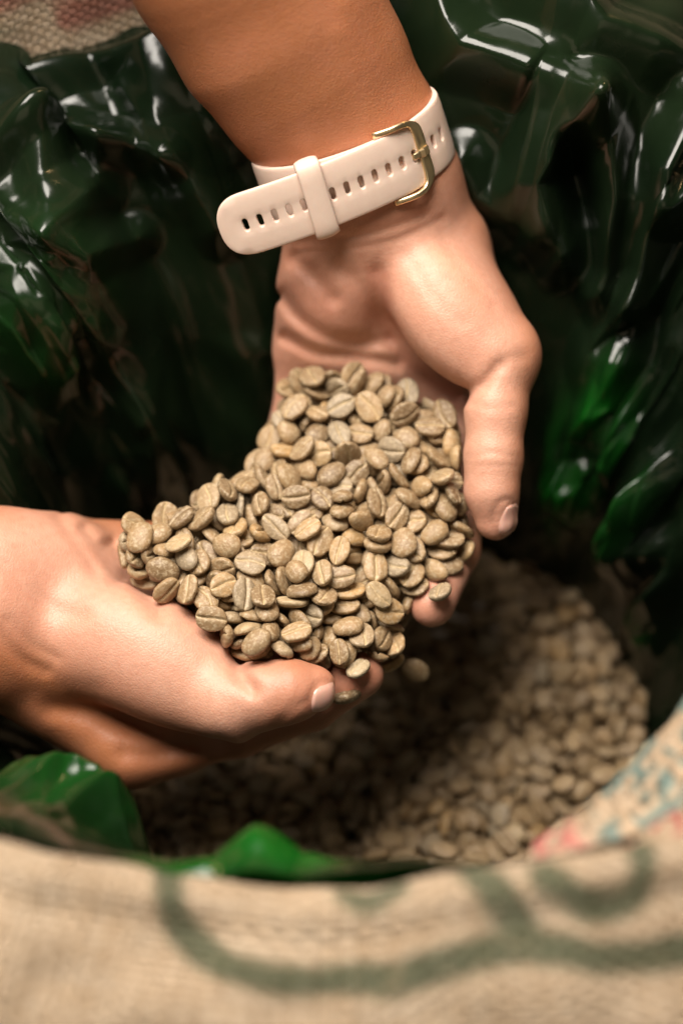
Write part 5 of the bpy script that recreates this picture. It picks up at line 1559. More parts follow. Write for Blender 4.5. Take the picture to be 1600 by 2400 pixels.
    0,254,-207,-842,7,69,-71,15, 1,-182,-362,-850,8,-93,-35,-3, 2,-81,-61,-848,27,-35,-88,-19, 3,-31,-560,-868,36,-11,-33,-87, 4,-181,116,-835,23,-71,-66,-1, 5,-21,-270,-889,97,-20,0,-16,
    6,177,-770,-838,21,-38,89,10, 7,593,97,-791,1,63,70,-34, 0,-313,-816,-867,52,-8,-30,80, 1,190,-359,-829,80,0,17,-58, 2,-329,-472,-868,56,13,48,66, 3,339,641,-776,35,-74,-56,-12,
    4,-15,147,-842,83,34,-11,42, 5,906,174,-710,0,12,-16,98, 6,-251,96,-856,52,7,6,85, 7,289,-10,-839,29,-6,-10,95, 0,179,42,-820,43,58,-46,-52, 1,216,218,-830,22,-53,-82,3,
    2,835,-595,-831,3,-99,10,1, 3,0,-405,-846,31,-48,74,-35, 4,-438,226,-853,13,0,-19,97, 5,-182,-248,-857,2,94,28,20, 6,661,-615,-821,99,12,-10,3, 7,117,-222,-828,40,-23,-37,-81,
    0,530,394,-737,36,84,30,-28, 1,778,-244,-818,87,1,-7,-49, 2,-597,-28,-839,32,87,-36,5, 3,-459,81,-849,28,41,51,70, 4,359,-830,-820,98,-7,18,9, 5,-422,-195,-844,89,-30,-10,32,
    6,217,643,-836,10,97,21,6, 7,571,-431,-787,76,51,-11,-38, 0,322,-766,-845,71,-54,44,1, 1,885,-65,-761,24,-48,66,53, 2,634,129,-745,35,-88,-28,-14, 3,-1,66,-843,69,29,35,56,
    4,1160,-283,-849,20,-18,-41,87, 5,43,-238,-872,51,-62,52,-29, 6,1120,-114,-834,7,-4,-53,-85, 7,-188,-785,-849,22,-66,-70,14, 0,-410,-629,-892,83,-26,-4,50, 1,-676,-290,-871,66,43,-10,60,
    2,604,-104,-809,1,98,22,-1, 3,-399,561,-856,53,-11,29,79, 4,-346,-378,-872,12,74,-55,-36, 5,-224,294,-851,97,-6,21,-13, 6,-470,-391,-855,44,73,50,15, 7,1020,-320,-825,62,-16,-13,76,
    0,-82,346,-848,33,83,-45,-2, 1,791,-448,-820,28,-34,17,-88, 2,615,-336,-815,73,1,-7,-68, 3,-620,-172,-858,85,-8,8,51, 4,10,486,-852,75,-5,-6,-65, 5,-254,-70,-870,73,-64,23,-12,
    6,464,-638,-823,21,85,32,-36, 7,-453,-102,-836,4,57,-77,28, 0,305,624,-842,13,14,30,-94, 1,581,-744,-821,5,28,-91,31, 2,781,-60,-770,63,-30,-53,-48, 3,642,595,-700,88,26,-24,-32,
    4,810,-354,-817,77,5,17,-61, 5,763,86,-749,22,3,13,-97, 6,1196,9,-823,36,50,-30,73, 7,330,518,-798,95,17,-15,22, 0,1081,29,-782,19,-57,-80,6, 1,342,-112,-842,66,35,7,66,
    2,172,312,-821,41,34,-84,-8, 3,281,-500,-815,9,-92,-29,24, 4,118,-718,-844,98,-11,-5,18, 5,-717,31,-857,92,-9,24,-29, 6,447,297,-775,94,17,-30,1, 7,1097,-188,-827,0,28,45,-85,
    0,-286,430,-867,72,5,68,9, 1,-123,-483,-875,68,-22,-39,58, 2,975,-243,-820,57,16,-25,-76, 3,1090,-501,-869,19,-39,37,-82, 4,-643,-523,-892,15,96,24,8, 5,1005,308,-680,7,-81,56,12,
    6,406,139,-813,39,-62,-33,59, 7,885,-370,-828,8,71,-70,2, 0,1135,208,-759,37,-51,-6,78, 1,918,-622,-834,59,4,-55,59, 2,1085,-396,-842,94,31,-11,12, 3,678,-838,-844,4,-11,-22,97,
    4,229,495,-825,79,-54,-22,-19, 5,826,302,-704,76,35,5,-54, 6,433,640,-765,44,-38,80,13, 7,404,392,-779,32,75,-46,36, 0,443,-234,-831,84,23,9,48, 1,859,-743,-833,43,-85,-22,20,
    2,-533,86,-883,62,-77,5,-13, 3,185,-601,-852,12,-44,89,-6, 4,-82,684,-840,60,36,27,66, 5,220,-960,-866,56,-62,37,41, 6,59,-634,-846,82,12,-5,-56, 7,132,416,-847,31,-34,-83,30,
    0,-63,-405,-851,5,55,-83,6, 1,-546,-566,-829,45,38,-35,-73, 2,886,-165,-817,99,-2,-7,14, 3,-13,340,-872,81,3,-32,-48, 4,51,-789,-854,99,11,3,6, 5,666,-1,-765,27,-80,22,-49,
    6,775,498,-680,87,-25,-4,-42, 7,396,-590,-816,33,10,1,-94, 0,-551,-127,-868,67,13,64,-34, 1,-21,-495,-841,86,-8,1,-50, 2,-131,-888,-855,3,37,-87,-34, 3,-472,-337,-829,20,87,43,-16,
    4,-270,-287,-860,34,4,-7,-94, 5,165,734,-775,57,7,-82,-2, 6,-705,-461,-881,83,39,9,-39, 7,165,543,-832,83,16,-15,51, 0,-464,505,-879,33,21,61,69, 1,593,206,-728,11,25,7,96,
    2,-94,-687,-855,3,-6,42,90, 3,-23,611,-850,61,63,-15,-45, 4,-242,214,-839,15,21,-96,-6, 5,281,190,-849,49,-64,53,-26, 6,-647,331,-882,95,-10,-27,-10, 7,-283,631,-868,3,-59,-45,-67,
    0,657,-449,-804,33,4,-12,94, 1,-530,-4,-829,13,-80,37,-46, 2,859,55,-733,43,-31,-82,20, 3,-175,-8,-845,1,3,42,91, 4,286,-280,-806,4,-42,-86,-27, 5,-417,-743,-855,23,-86,-46,4,
    6,63,739,-808,24,-15,49,82, 7,1103,250,-739,40,80,-22,39, 0,-171,522,-849,29,-1,53,80, 1,817,559,-684,98,-6,-4,-18, 2,198,-470,-808,16,-73,-64,18, 3,1012,398,-669,5,-86,39,-32,
    4,392,470,-763,71,66,-24,0, 5,-78,-123,-849,6,10,-14,98, 6,-298,-414,-815,30,-85,-40,-15, 7,97,208,-831,50,81,-19,-23, 0,-78,449,-843,6,-98,-13,9, 1,1031,209,-738,15,46,-19,85,
    2,-235,-187,-871,54,-20,7,-81, 3,1070,-63,-811,13,97,-9,-18, 4,257,-363,-809,93,-15,16,28, 5,202,-135,-846,77,-5,21,-60, 6,468,-140,-807,53,42,18,71, 7,-8,-808,-815,89,-10,-2,44,
    0,-690,-192,-837,23,-15,-49,83, 1,307,573,-803,11,-23,57,78, 2,830,-572,-786,1,53,83,19, 3,898,-308,-809,49,-44,-26,-71, 4,1046,-167,-801,74,-20,2,64, 5,-581,28,-826,2,75,-61,26,
    6,-417,-283,-827,95,26,-4,-20, 7,502,599,-736,34,-2,13,93, 0,652,184,-700,60,-72,-8,34, 1,-157,314,-828,57,0,-50,-65, 2,-517,-73,-824,62,71,-33,0, 3,-72,-534,-816,30,-94,16,-10,
    4,182,618,-798,12,99,3,7, 5,423,69,-790,23,-3,87,-44, 6,841,435,-641,40,5,-55,73, 7,968,11,-780,60,36,-44,56, 0,255,-771,-831,49,22,22,81, 1,-707,256,-838,9,-82,-54,15,
    2,1029,-564,-807,98,-7,-16,10, 3,825,-190,-786,7,-53,-60,-59, 4,795,-309,-775,4,-15,8,99, 5,34,-443,-815,32,18,-12,92, 6,-804,-130,-853,68,-18,-5,71, 7,-783,123,-872,65,-18,64,-37,
    0,-508,284,-850,17,71,67,14, 1,106,-333,-828,94,-17,-1,29, 2,384,-141,-782,18,61,67,-39, 3,397,714,-772,25,56,-78,-12, 4,1096,127,-742,5,98,-2,-17, 5,-28,-121,-814,29,-27,-91,-9,
    6,67,-918,-842,16,-53,83,-2, 7,-234,575,-834,4,-66,73,-15, 0,-170,-696,-838,35,24,18,-89, 1,-641,-92,-838,97,15,5,-20, 2,-395,353,-831,17,61,-37,-67, 3,-22,555,-821,22,-42,87,15,
    4,234,25,-799,21,87,40,-19, 5,282,-180,-819,33,-8,-11,-93, 6,689,-84,-796,3,27,95,18, 7,-471,550,-820,9,-35,62,-70, 0,782,-647,-815,12,65,68,33, 1,-577,184,-846,14,43,84,29,
    2,470,478,-721,2,50,-86,-13, 3,787,155,-716,31,-95,0,-8, 4,-269,-750,-852,98,-17,8,-2, 5,-85,-331,-849,73,-19,9,66, 6,265,728,-823,19,39,-89,-15, 7,-110,-194,-834,4,-96,-6,29,
    0,-55,-732,-796,64,73,-21,10, 1,633,-540,-791,16,-63,-74,17, 2,95,114,-877,62,1,39,-68, 3,-373,268,-857,89,-26,35,-15, 4,624,329,-692,92,-33,5,-22, 5,-627,-484,-846,32,10,86,38,
    6,64,290,-852,4,4,27,96, 7,-64,133,-818,32,41,-2,-85, 0,519,274,-730,66,-21,-34,64, 1,-505,-454,-836,24,-23,-28,90, 2,-200,199,-810,4,96,3,-28, 3,86,662,-822,35,10,93,1,
    4,-193,456,-826,16,-78,-57,-19, 5,703,150,-704,43,-12,47,76, 6,703,-544,-799,77,16,-27,-55, 7,541,-55,-767,3,27,-42,-87, 0,191,338,-805,6,29,13,95, 1,128,-536,-810,17,7,80,57,
    2,499,-561,-818,34,-23,-89,-20, 3,415,-85,-818,15,-85,45,-22, 4,522,-847,-835,32,-23,-24,88, 5,406,-510,-788,83,-9,-1,54, 6,86,-167,-852,54,10,32,-77, 7,1146,38,-766,18,57,12,-79,
    0,-220,-323,-834,62,-75,-13,20, 1,884,-374,-783,84,-35,9,-41, 2,715,-402,-792,58,-13,3,-80, 3,-467,-30,-834,24,-35,86,-28, 4,849,244,-681,69,19,2,70, 5,143,-933,-845,26,-93,-8,-26,
    6,-292,-233,-830,7,99,2,7, 7,508,-706,-802,26,-92,30,-7, 0,6,-263,-820,10,45,-60,-66, 1,-371,-576,-850,9,69,48,-53, 2,-216,-356,-795,60,44,24,-62, 3,-21,441,-813,55,65,-13,-51,
    4,942,-112,-759,11,55,-83,3, 5,192,-684,-833,88,14,36,30, 6,-417,-381,-837,40,-33,11,-85, 7,242,149,-809,10,-5,-11,-99, 0,-92,517,-827,33,70,-25,58, 1,526,23,-760,78,8,30,-54,
    2,-65,-38,-795,33,72,-56,-23, 3,-321,-371,-845,90,24,24,28, 4,344,407,-769,24,-60,60,-47, 5,-85,-783,-824,50,72,-23,-43, 6,-27,263,-859,28,6,4,96, 7,319,-370,-802,42,-34,27,-80,
    0,269,290,-819,56,23,1,-79, 1,-52,698,-792,21,-61,-76,-4, 2,-569,-643,-851,82,46,-4,-33, 3,1076,284,-715,90,28,6,32, 4,1196,-135,-803,24,79,56,3, 5,385,-885,-788,54,-68,7,48,
    6,-517,55,-874,2,-12,-57,81, 7,1066,-254,-805,2,16,-97,19, 0,685,565,-649,5,90,-34,-27, 1,357,-730,-838,17,-36,-27,-88, 2,-344,606,-882,62,-78,-5,-7, 3,82,380,-832,42,9,-41,81,
    4,318,-936,-868,88,24,39,-16, 5,-300,-466,-797,18,-74,34,55, 6,-166,558,-824,70,-22,30,61, 7,83,527,-834,46,13,-24,-84, 0,-168,-66,-860,21,-14,-12,96, 1,488,-382,-797,46,88,10,-8,
    2,905,-684,-806,55,17,10,81, 3,628,-681,-811,46,86,-5,-19, 4,-339,-18,-848,7,93,-28,-23, 5,54,-707,-822,58,-20,-23,76, 6,-318,59,-853,35,23,4,-91, 7,-278,-162,-837,33,-18,27,89,
    0,-189,379,-828,89,-2,-22,39, 1,230,-615,-818,68,8,15,71, 2,3,-602,-798,5,99,6,-7, 3,56,81,-810,6,38,87,-30, 4,-314,267,-816,89,3,21,-41, 5,611,14,-792,0,64,-48,-60,
    6,-594,-335,-824,0,-87,-27,-42, 7,-336,177,-811,28,-29,91,4, 0,594,-277,-788,26,75,-57,22, 1,89,-79,-841,92,17,-16,-31, 2,233,-34,-834,19,37,12,-90, 3,295,679,-795,64,72,-3,27,
    4,460,-832,-793,7,-18,88,44, 5,247,-108,-817,36,-16,-91,-10, 6,-173,-435,-856,89,-31,-8,32, 7,-489,-691,-836,2,-30,94,15, 0,1105,-430,-808,29,12,-23,92, 1,387,9,-829,21,-22,-37,88,
    2,53,-319,-858,3,-99,11,4, 3,-249,-544,-848,6,-99,2,15, 4,473,-228,-780,89,-6,-16,42, 5,-574,-249,-854,77,-12,16,-61, 6,172,450,-824,26,-92,28,-7, 7,-314,427,-868,10,71,-10,-69,
    0,199,-396,-767,49,52,-49,-50, 1,580,538,-703,3,-33,38,-86, 2,844,-496,-816,13,77,-57,-26, 3,776,14,-766,18,55,-14,-80, 4,1002,159,-715,85,36,9,-37, 5,584,-389,-780,38,-3,79,48,
    6,711,-268,-820,31,53,-36,70, 7,1166,-73,-789,6,30,22,-93, 0,-175,-867,-838,21,27,-42,-84, 1,-479,-211,-798,33,-92,-19,-8, 2,-774,-296,-856,84,0,-17,-52, 3,1169,101,-761,19,42,-5,-89,
    4,334,195,-792,13,52,76,38, 5,284,455,-778,97,-1,21,-15, 6,-397,-149,-788,47,21,82,25, 7,814,506,-633,37,92,-3,-11, 0,-746,176,-805,39,60,19,-67, 1,833,-13,-747,40,58,6,-71,
    2,391,-275,-816,37,-6,-52,77, 3,220,541,-781,61,-38,-20,67, 4,936,380,-653,36,-16,14,-91, 5,373,-681,-793,6,-57,-22,79, 6,-387,-776,-844,82,2,32,-47, 7,-42,394,-824,45,1,-56,69,
    0,472,204,-769,96,9,-26,0, 1,118,6,-815,20,52,-60,-58, 2,1053,-92,-770,81,47,10,-33, 3,503,344,-757,46,-59,31,59, 4,-211,645,-869,77,54,-30,17, 5,-115,80,-850,6,-94,-9,33,
    6,888,-539,-835,18,-56,17,-79, 7,-465,175,-812,18,78,-58,-15, 0,-71,-919,-826,11,42,48,-76, 1,629,-787,-809,57,34,64,-39, 2,852,-265,-837,66,-28,-67,21, 3,388,582,-773,51,-35,5,78,
    4,293,-572,-779,8,18,7,-98, 5,-785,-34,-852,97,2,-17,18, 6,1158,-340,-812,16,-38,90,-12, 7,965,-376,-805,74,-55,-39,-1, 0,685,389,-681,2,25,-92,-29, 1,-296,-592,-839,26,25,-74,57,
    2,-622,396,-851,1,46,-73,51, 3,-696,-346,-843,54,-79,-21,17, 4,-659,46,-841,19,-33,-92,10, 5,948,-528,-801,36,-81,46,-10, 6,-2,708,-831,4,-37,-90,-21, 7,-19,-657,-845,74,15,-6,-66,
    0,619,-134,-784,67,0,3,-74, 1,143,-794,-822,92,8,-20,32, 2,192,-223,-817,15,78,60,2, 3,-474,-560,-829,34,-90,14,25, 4,771,-783,-845,83,19,-20,49, 5,-422,-492,-822,10,-68,-72,-8,
    6,985,78,-731,0,30,-82,-49, 7,961,-185,-789,68,-54,-48,-15, 0,-253,-845,-836,25,-14,-94,-19, 1,266,601,-776,61,-26,-39,-64, 2,-12,716,-768,82,29,32,37, 3,277,-134,-780,49,77,35,-21,
    4,608,359,-658,99,-13,-6,1, 5,-143,464,-793,56,8,30,-76, 6,232,-457,-793,46,-36,28,-76, 7,-437,48,-816,97,13,19,-8, 0,755,-218,-768,3,-94,-33,7, 1,140,-841,-784,38,-44,80,11,
    2,-149,235,-794,70,16,24,-66, 3,1085,-330,-795,64,11,-11,76, 4,-536,29,-786,15,-7,10,98, 5,-282,-25,-824,35,93,-5,-9, 6,-210,-182,-828,53,-30,33,-72, 7,-94,387,-811,76,53,-24,-31,
    0,788,-381,-764,2,55,64,54, 1,-719,109,-833,12,-12,92,-35, 2,717,-30,-766,44,38,63,52, 3,596,-643,-782,86,-50,-4,5, 4,541,-161,-788,13,90,-39,15, 5,309,-5,-772,65,61,-39,-21,
    6,-237,357,-814,91,2,-39,-13, 7,-369,-405,-802,49,8,36,-79, 0,260,-667,-793,39,1,18,-90, 1,395,188,-747,48,-37,-65,-47, 2,776,265,-683,44,19,27,84, 3,-721,-246,-817,9,-34,93,14,
    4,4,-682,-787,17,-36,79,-46, 5,545,440,-711,93,9,-26,-23, 6,-246,-620,-806,23,-80,-39,40, 7,-663,-559,-832,3,57,46,68, 0,399,-346,-817,73,24,18,-62, 1,-193,36,-811,31,-16,2,94,
    2,547,601,-692,48,-55,7,-68, 3,696,-768,-835,93,-21,-25,-15, 4,558,90,-741,74,-27,-5,-61, 5,-398,211,-812,53,-17,38,-74, 6,199,-907,-795,40,17,-16,89, 7,430,-755,-763,38,56,46,58,
    0,-117,-893,-801,13,18,-54,-81, 1,-381,-234,-803,32,26,23,88, 2,352,-615,-763,42,-52,-62,-42, 3,59,-2,-787,72,21,5,-66, 4,1113,-230,-758,42,19,85,27, 5,-639,-365,-815,22,64,35,66,
    6,-192,612,-799,8,-96,-14,24, 7,-18,-196,-827,92,-38,-8,-7, 0,692,-488,-763,97,10,-22,7, 1,328,290,-776,34,-56,75,9, 2,962,-580,-783,43,8,-18,88, 3,-380,-660,-835,35,24,23,-87,
    4,114,124,-817,12,-8,-96,23, 5,1103,-39,-766,25,-81,16,50, 6,-79,-635,-812,14,-85,-49,11, 7,927,275,-672,81,21,0,55, 0,156,-58,-803,24,-90,34,-9, 1,32,-361,-804,52,17,64,54,
    2,869,-135,-766,56,-3,49,67, 3,673,-363,-771,50,-38,-13,76, 4,-58,44,-821,33,-80,38,-34, 5,140,-366,-788,69,6,-1,72, 6,387,614,-742,2,-12,42,90, 7,-108,-820,-825,12,-36,-55,75,
    0,895,8,-740,89,2,45,-11, 1,161,159,-792,42,61,67,-6, 2,907,-265,-797,82,-39,-7,-42, 3,849,-660,-792,35,-46,-9,81, 4,51,272,-804,10,11,16,98, 5,-153,-378,-808,23,40,-78,-43,
    6,659,-733,-800,38,43,-70,43, 7,517,336,-683,5,2,98,-19, 0,797,118,-701,97,23,1,-4, 1,-111,-472,-794,6,27,56,-78, 2,863,518,-615,88,-31,20,29, 3,446,-47,-776,6,27,-87,41,
    4,-612,-86,-788,24,-84,-46,14, 5,-463,-727,-805,11,-36,-92,8, 6,112,-625,-804,79,55,22,-14, 7,-420,-67,-802,26,36,-90,-5, 0,710,115,-716,44,62,59,-26, 1,209,458,-752,25,78,0,57,
    2,34,597,-836,77,-20,24,-55, 3,-51,-318,-803,7,-98,18,-5, 4,-626,269,-842,8,-47,-74,-47, 5,703,-134,-774,97,6,-20,13, 6,150,-138,-799,8,-28,93,23, 7,92,587,-787,29,-43,55,-66,
    0,227,-837,-820,85,-48,13,-20, 1,1193,43,-728,60,-40,69,-4, 2,1089,165,-719,60,-3,26,76, 3,-469,-550,-770,32,25,-88,-24, 4,716,-318,-771,1,-89,-17,-43, 5,364,-30,-793,20,51,71,45,
    6,64,444,-818,57,-75,-22,26, 7,50,-496,-809,35,41,-38,75, 0,-660,325,-819,55,-75,-28,-23, 1,741,549,-635,37,-86,-9,33, 2,887,-296,-740,16,-5,98,-8, 3,962,111,-688,10,77,-32,54,
    4,-486,-488,-795,1,4,19,-98, 5,-138,-135,-810,92,-12,-24,-27, 6,205,727,-791,36,-49,41,-68, 7,124,515,-781,12,-18,-93,-29, 0,893,-491,-771,31,-7,88,-36, 1,717,381,-655,93,26,2,25,
    2,761,-571,-781,11,-88,18,-43, 3,512,147,-748,56,-53,-64,2, 4,-351,563,-835,87,-26,36,21, 5,-431,304,-812,11,-87,-29,-38, 6,198,286,-779,59,67,24,-38, 7,1044,-470,-806,22,-27,-64,-69,
    0,357,-945,-816,57,-80,-15,3, 1,-538,-291,-829,51,19,0,84, 2,-402,-354,-810,93,-17,28,16, 3,-80,257,-808,31,59,-74,-10, 4,-259,116,-814,72,2,3,69, 5,629,249,-680,30,-46,-78,-31,
    6,997,-131,-750,91,-4,40,-9, 7,-769,-176,-810,59,-39,16,-69, 0,667,-523,-750,35,-9,-39,85, 1,307,500,-739,47,77,-43,-5, 2,31,676,-808,95,20,-14,17, 3,318,-76,-796,95,-17,-25,-11,
    4,-563,435,-811,33,-80,40,30, 5,399,709,-724,18,-70,-62,31, 6,-719,-5,-809,33,-90,9,27, 7,459,-314,-799,9,30,13,94, 0,745,-704,-802,72,4,7,69, 1,494,-609,-786,67,8,-1,74,
    2,-511,196,-852,4,-37,-25,-89, 3,-516,138,-836,76,40,41,-29, 4,302,-312,-759,28,45,-30,-79, 5,603,-874,-825,41,-1,48,-77, 6,266,201,-791,57,-19,14,79, 7,379,-789,-799,16,-23,-34,-90,
    0,436,-907,-806,27,56,-65,-45, 1,-560,-398,-811,33,-8,-10,-93, 2,161,400,-794,2,10,-31,-94, 3,-208,-65,-814,16,-95,-26,-3, 4,-162,-755,-819,89,30,27,22, 5,422,-190,-768,59,56,26,53,
    6,-580,-166,-818,9,-22,-96,-11, 7,-5,-40,-796,13,67,72,-14, 0,60,-842,-833,61,78,-4,10, 1,-338,452,-804,82,24,-23,-47, 2,-283,593,-820,91,21,-33,-10, 3,129,-582,-820,77,44,-34,29,
    4,694,-644,-775,6,-99,-11,-9, 5,534,-532,-767,32,-69,62,18, 6,995,-404,-819,80,-52,1,29, 7,-134,-282,-824,84,14,12,50, 0,985,-35,-774,80,23,39,-39, 1,539,-347,-773,35,3,-54,-76,
    2,792,-94,-791,79,62,4,4, 3,595,-216,-780,87,45,16,10, 4,-251,-495,-828,32,-10,-73,-59, 5,85,326,-819,1,15,78,-61, 6,831,125,-662,61,-13,20,-76, 7,-266,242,-787,2,88,26,-39,
    0,-524,327,-818,3,-53,85,-3, 1,1155,-289,-787,23,-21,23,92, 2,-746,-388,-834,79,39,-30,-37, 3,38,-109,-824,19,56,57,57, 4,118,-733,-785,5,-18,-23,-95, 5,414,406,-729,91,-37,11,14,
    6,393,-441,-791,17,24,-34,-89, 7,625,537,-665,37,-48,-79,-12, 0,-20,213,-802,15,86,45,-19, 1,-695,-472,-822,20,82,-50,-21, 2,1005,390,-630,69,-19,-3,70, 3,-108,569,-820,74,-13,-55,37,
    4,120,-937,-809,98,16,-5,-9, 5,234,70,-790,97,-21,3,-14, 6,35,-272,-809,61,67,15,39, 7,846,331,-642,0,-4,100,7, 0,-338,-751,-801,67,-27,-70,-4, 1,605,-52,-776,12,-14,87,-47,
    2,-433,487,-836,69,18,3,70, 3,1144,-138,-777,13,-5,98,-11, 4,-352,-78,-809,23,65,-70,-20, 5,1073,36,-745,97,16,8,-18, 6,-5,510,-796,59,-79,-16,7, 7,443,115,-741,31,18,41,-84,
    0,-323,-305,-831,48,-22,12,84, 1,-346,-526,-821,50,18,1,85, 2,-768,-88,-813,2,-98,13,15, 3,-246,434,-806,13,-49,-83,-23, 4,334,-677,-777,87,-8,-49,2, 5,-370,88,-839,73,-13,-27,62,
    6,334,113,-798,24,7,-6,97, 7,-46,-449,-798,13,-85,41,-30, 0,-132,145,-819,72,-31,15,-61, 1,333,-210,-776,30,13,-11,-94, 2,403,254,-757,85,-36,7,-37, 3,251,329,-764,4,86,32,40,
    4,218,-188,-782,7,74,-64,20, 5,-484,-283,-790,2,-49,-87,-6, 6,-612,68,-817,75,1,-23,-61, 7,-15,322,-811,9,-97,-22,9, 0,-542,-642,-808,17,-18,13,-96, 1,-200,-852,-804,78,-32,-9,53,
    2,-290,510,-817,73,-7,18,66, 3,543,-799,-779,16,-94,26,13, 4,674,-214,-766,65,21,24,-69, 5,148,62,-765,16,42,87,-21, 6,-179,87,-791,19,17,67,69, 7,281,-782,-783,14,87,-37,-30,
    0,-215,-293,-766,33,-91,4,25, 1,-69,465,-779,19,51,-18,-82, 2,157,485,-775,83,29,-7,47, 3,513,-291,-769,16,96,19,-8, 4,-662,185,-816,69,-9,1,72, 5,390,321,-726,16,61,77,7,
    6,838,-419,-781,21,59,-13,76, 7,-57,-349,-754,77,-62,7,-12, 0,138,556,-758,73,-43,37,37, 1,651,-848,-772,19,90,12,-38, 2,-508,408,-806,79,58,-7,16, 3,1120,-72,-750,56,54,17,60,
    4,106,-886,-767,43,11,46,77, 5,-538,-99,-782,85,0,-29,44, 6,-70,-246,-823,48,63,-14,-59, 7,453,701,-717,68,0,22,70, 0,750,56,-683,7,52,-79,-31, 1,965,-305,-781,84,40,24,27,
    2,417,1,-751,78,1,4,63, 3,-287,-336,-783,40,-8,26,-88, 4,-296,533,-778,20,-16,16,95, 5,606,462,-679,26,8,-89,36, 6,-725,-59,-791,39,-1,-92,-7, 7,270,-431,-768,40,49,21,75,
    0,-4,-394,-779,84,4,-44,-30, 1,600,-726,-765,95,-15,-27,8, 2,739,-180,-738,64,3,1,77, 3,398,523,-728,9,-70,-56,-44, 4,637,74,-721,38,-4,92,-9, 5,564,-581,-755,12,-13,-96,-21,
    6,480,-892,-787,44,-34,-74,37, 7,-449,-17,-783,92,-29,-15,21, 0,-606,-558,-826,63,56,-30,-46, 1,953,433,-616,12,16,-29,-94, 2,276,414,-725,10,19,-62,-76, 3,663,513,-637,78,59,1,-22,
    4,205,-574,-760,76,62,2,16, 5,104,348,-768,21,93,-26,15, 6,399,-760,-746,53,-43,-51,52, 7,21,482,-782,12,42,-34,83, 0,-463,-246,-763,29,-9,1,-95, 1,-518,-354,-773,1,12,97,-19,
    2,1011,-619,-758,57,-72,-37,13, 3,893,-581,-746,2,26,96,-12, 4,-354,600,-804,66,-29,-38,-58, 5,-63,-666,-791,67,-8,31,-66, 6,444,-554,-749,98,-6,-2,-17, 7,1032,-396,-774,51,-12,-12,-84,
    0,-362,-457,-767,89,27,-37,7, 1,406,-109,-758,25,45,78,-34, 2,-282,-115,-819,14,-13,-23,-95, 3,-129,-823,-772,40,3,-11,-91, 4,1060,-165,-743,22,30,-88,32, 5,108,-81,-783,18,-44,87,-14,
    6,117,-680,-784,47,-40,-50,-60, 7,1040,-8,-737,29,54,43,-66, 0,313,-187,-747,78,-35,-5,52, 1,-353,55,-786,16,37,-2,-91, 2,828,26,-686,68,12,-8,-71, 3,160,-149,-756,41,-90,10,8,
    4,288,737,-796,4,-17,-15,-97, 5,938,-652,-767,13,95,-19,-19, 6,787,-118,-744,82,19,-26,47, 7,657,-90,-742,55,-2,9,-83, 0,42,-753,-790,38,6,-8,92, 1,-283,21,-805,56,76,27,-19,
    2,127,-199,-776,23,-4,-97,7, 3,704,306,-665,97,2,18,18, 4,560,5,-717,25,23,-86,-38, 5,-110,116,-777,86,9,17,-47, 6,-191,407,-771,22,-74,57,-27, 7,-394,147,-789,24,-96,-10,7,
    0,-561,232,-816,91,-37,7,19, 1,-216,-714,-803,33,12,16,-92, 2,-756,-324,-793,23,-94,-12,22, 3,353,139,-754,34,92,-12,-17, 4,-128,335,-789,49,18,47,71, 5,996,233,-668,2,-13,99,11,
    6,665,-654,-750,79,7,-11,59, 7,1070,312,-659,9,-60,-78,15, 0,964,31,-712,91,6,-25,32, 1,-409,-554,-782,54,-37,32,-68, 2,15,-136,-793,65,14,-22,72, 3,26,648,-761,4,21,5,-98,
    4,-166,-517,-828,28,-33,22,87, 5,809,-250,-742,14,96,-25,-4, 6,242,-37,-774,37,13,34,-86, 7,-289,-546,-785,64,-67,-34,16, 0,897,221,-655,82,20,11,-52, 1,1154,121,-703,44,36,81,14,
    2,201,213,-768,18,64,-69,28, 3,-183,-620,-806,10,52,85,7, 4,-350,-25,-780,33,-1,17,93, 5,815,-730,-794,68,-11,-41,-59, 6,193,-531,-777,90,8,37,-22, 7,-210,-100,-789,93,17,-2,-33,
    0,521,544,-711,52,34,-23,75, 1,-5,51,-789,89,-3,34,-31, 2,44,191,-792,58,-31,-68,34, 3,-42,-19,-757,60,12,-59,-52, 4,-451,-601,-816,31,3,-81,-49, 5,1144,-364,-776,76,25,13,-58,
    6,258,-90,-756,8,-100,0,6, 7,424,-384,-757,62,-43,3,65, 0,-271,-237,-785,28,-19,27,90, 1,-479,257,-791,13,5,-98,-10, 2,-644,90,-799,57,24,-32,-71, 3,363,-332,-759,30,-95,11,-4,
    4,314,236,-744,82,-17,3,-54, 5,475,252,-717,28,-32,-22,88, 6,224,-285,-787,29,-78,55,11, 7,713,32,-722,10,94,-29,-14, 0,197,-646,-780,19,-29,1,94, 1,88,702,-748,30,-43,-83,-17,
    2,-686,-129,-819,91,20,9,-35, 3,649,-423,-740,3,-72,-63,-27, 4,817,388,-626,15,-3,72,68, 5,-260,323,-787,16,-47,-24,83, 6,321,378,-733,37,32,-28,-82, 7,-143,633,-786,94,18,23,17,
    0,820,-629,-758,12,91,37,11, 1,-277,-779,-802,95,-7,-4,-31, 2,745,-415,-759,92,-8,31,-21, 3,-408,-737,-777,20,-13,-94,26, 4,-373,-318,-774,30,83,39,-25, 5,44,-897,-788,73,-1,-1,68,
    6,46,605,-783,3,-46,87,-17, 7,272,-924,-811,69,35,-28,-57, 0,255,-510,-755,2,99,3,-14, 1,-35,272,-777,85,-5,0,52, 2,-788,32,-817,52,48,-70,-2, 3,890,-202,-764,48,80,-26,-24,
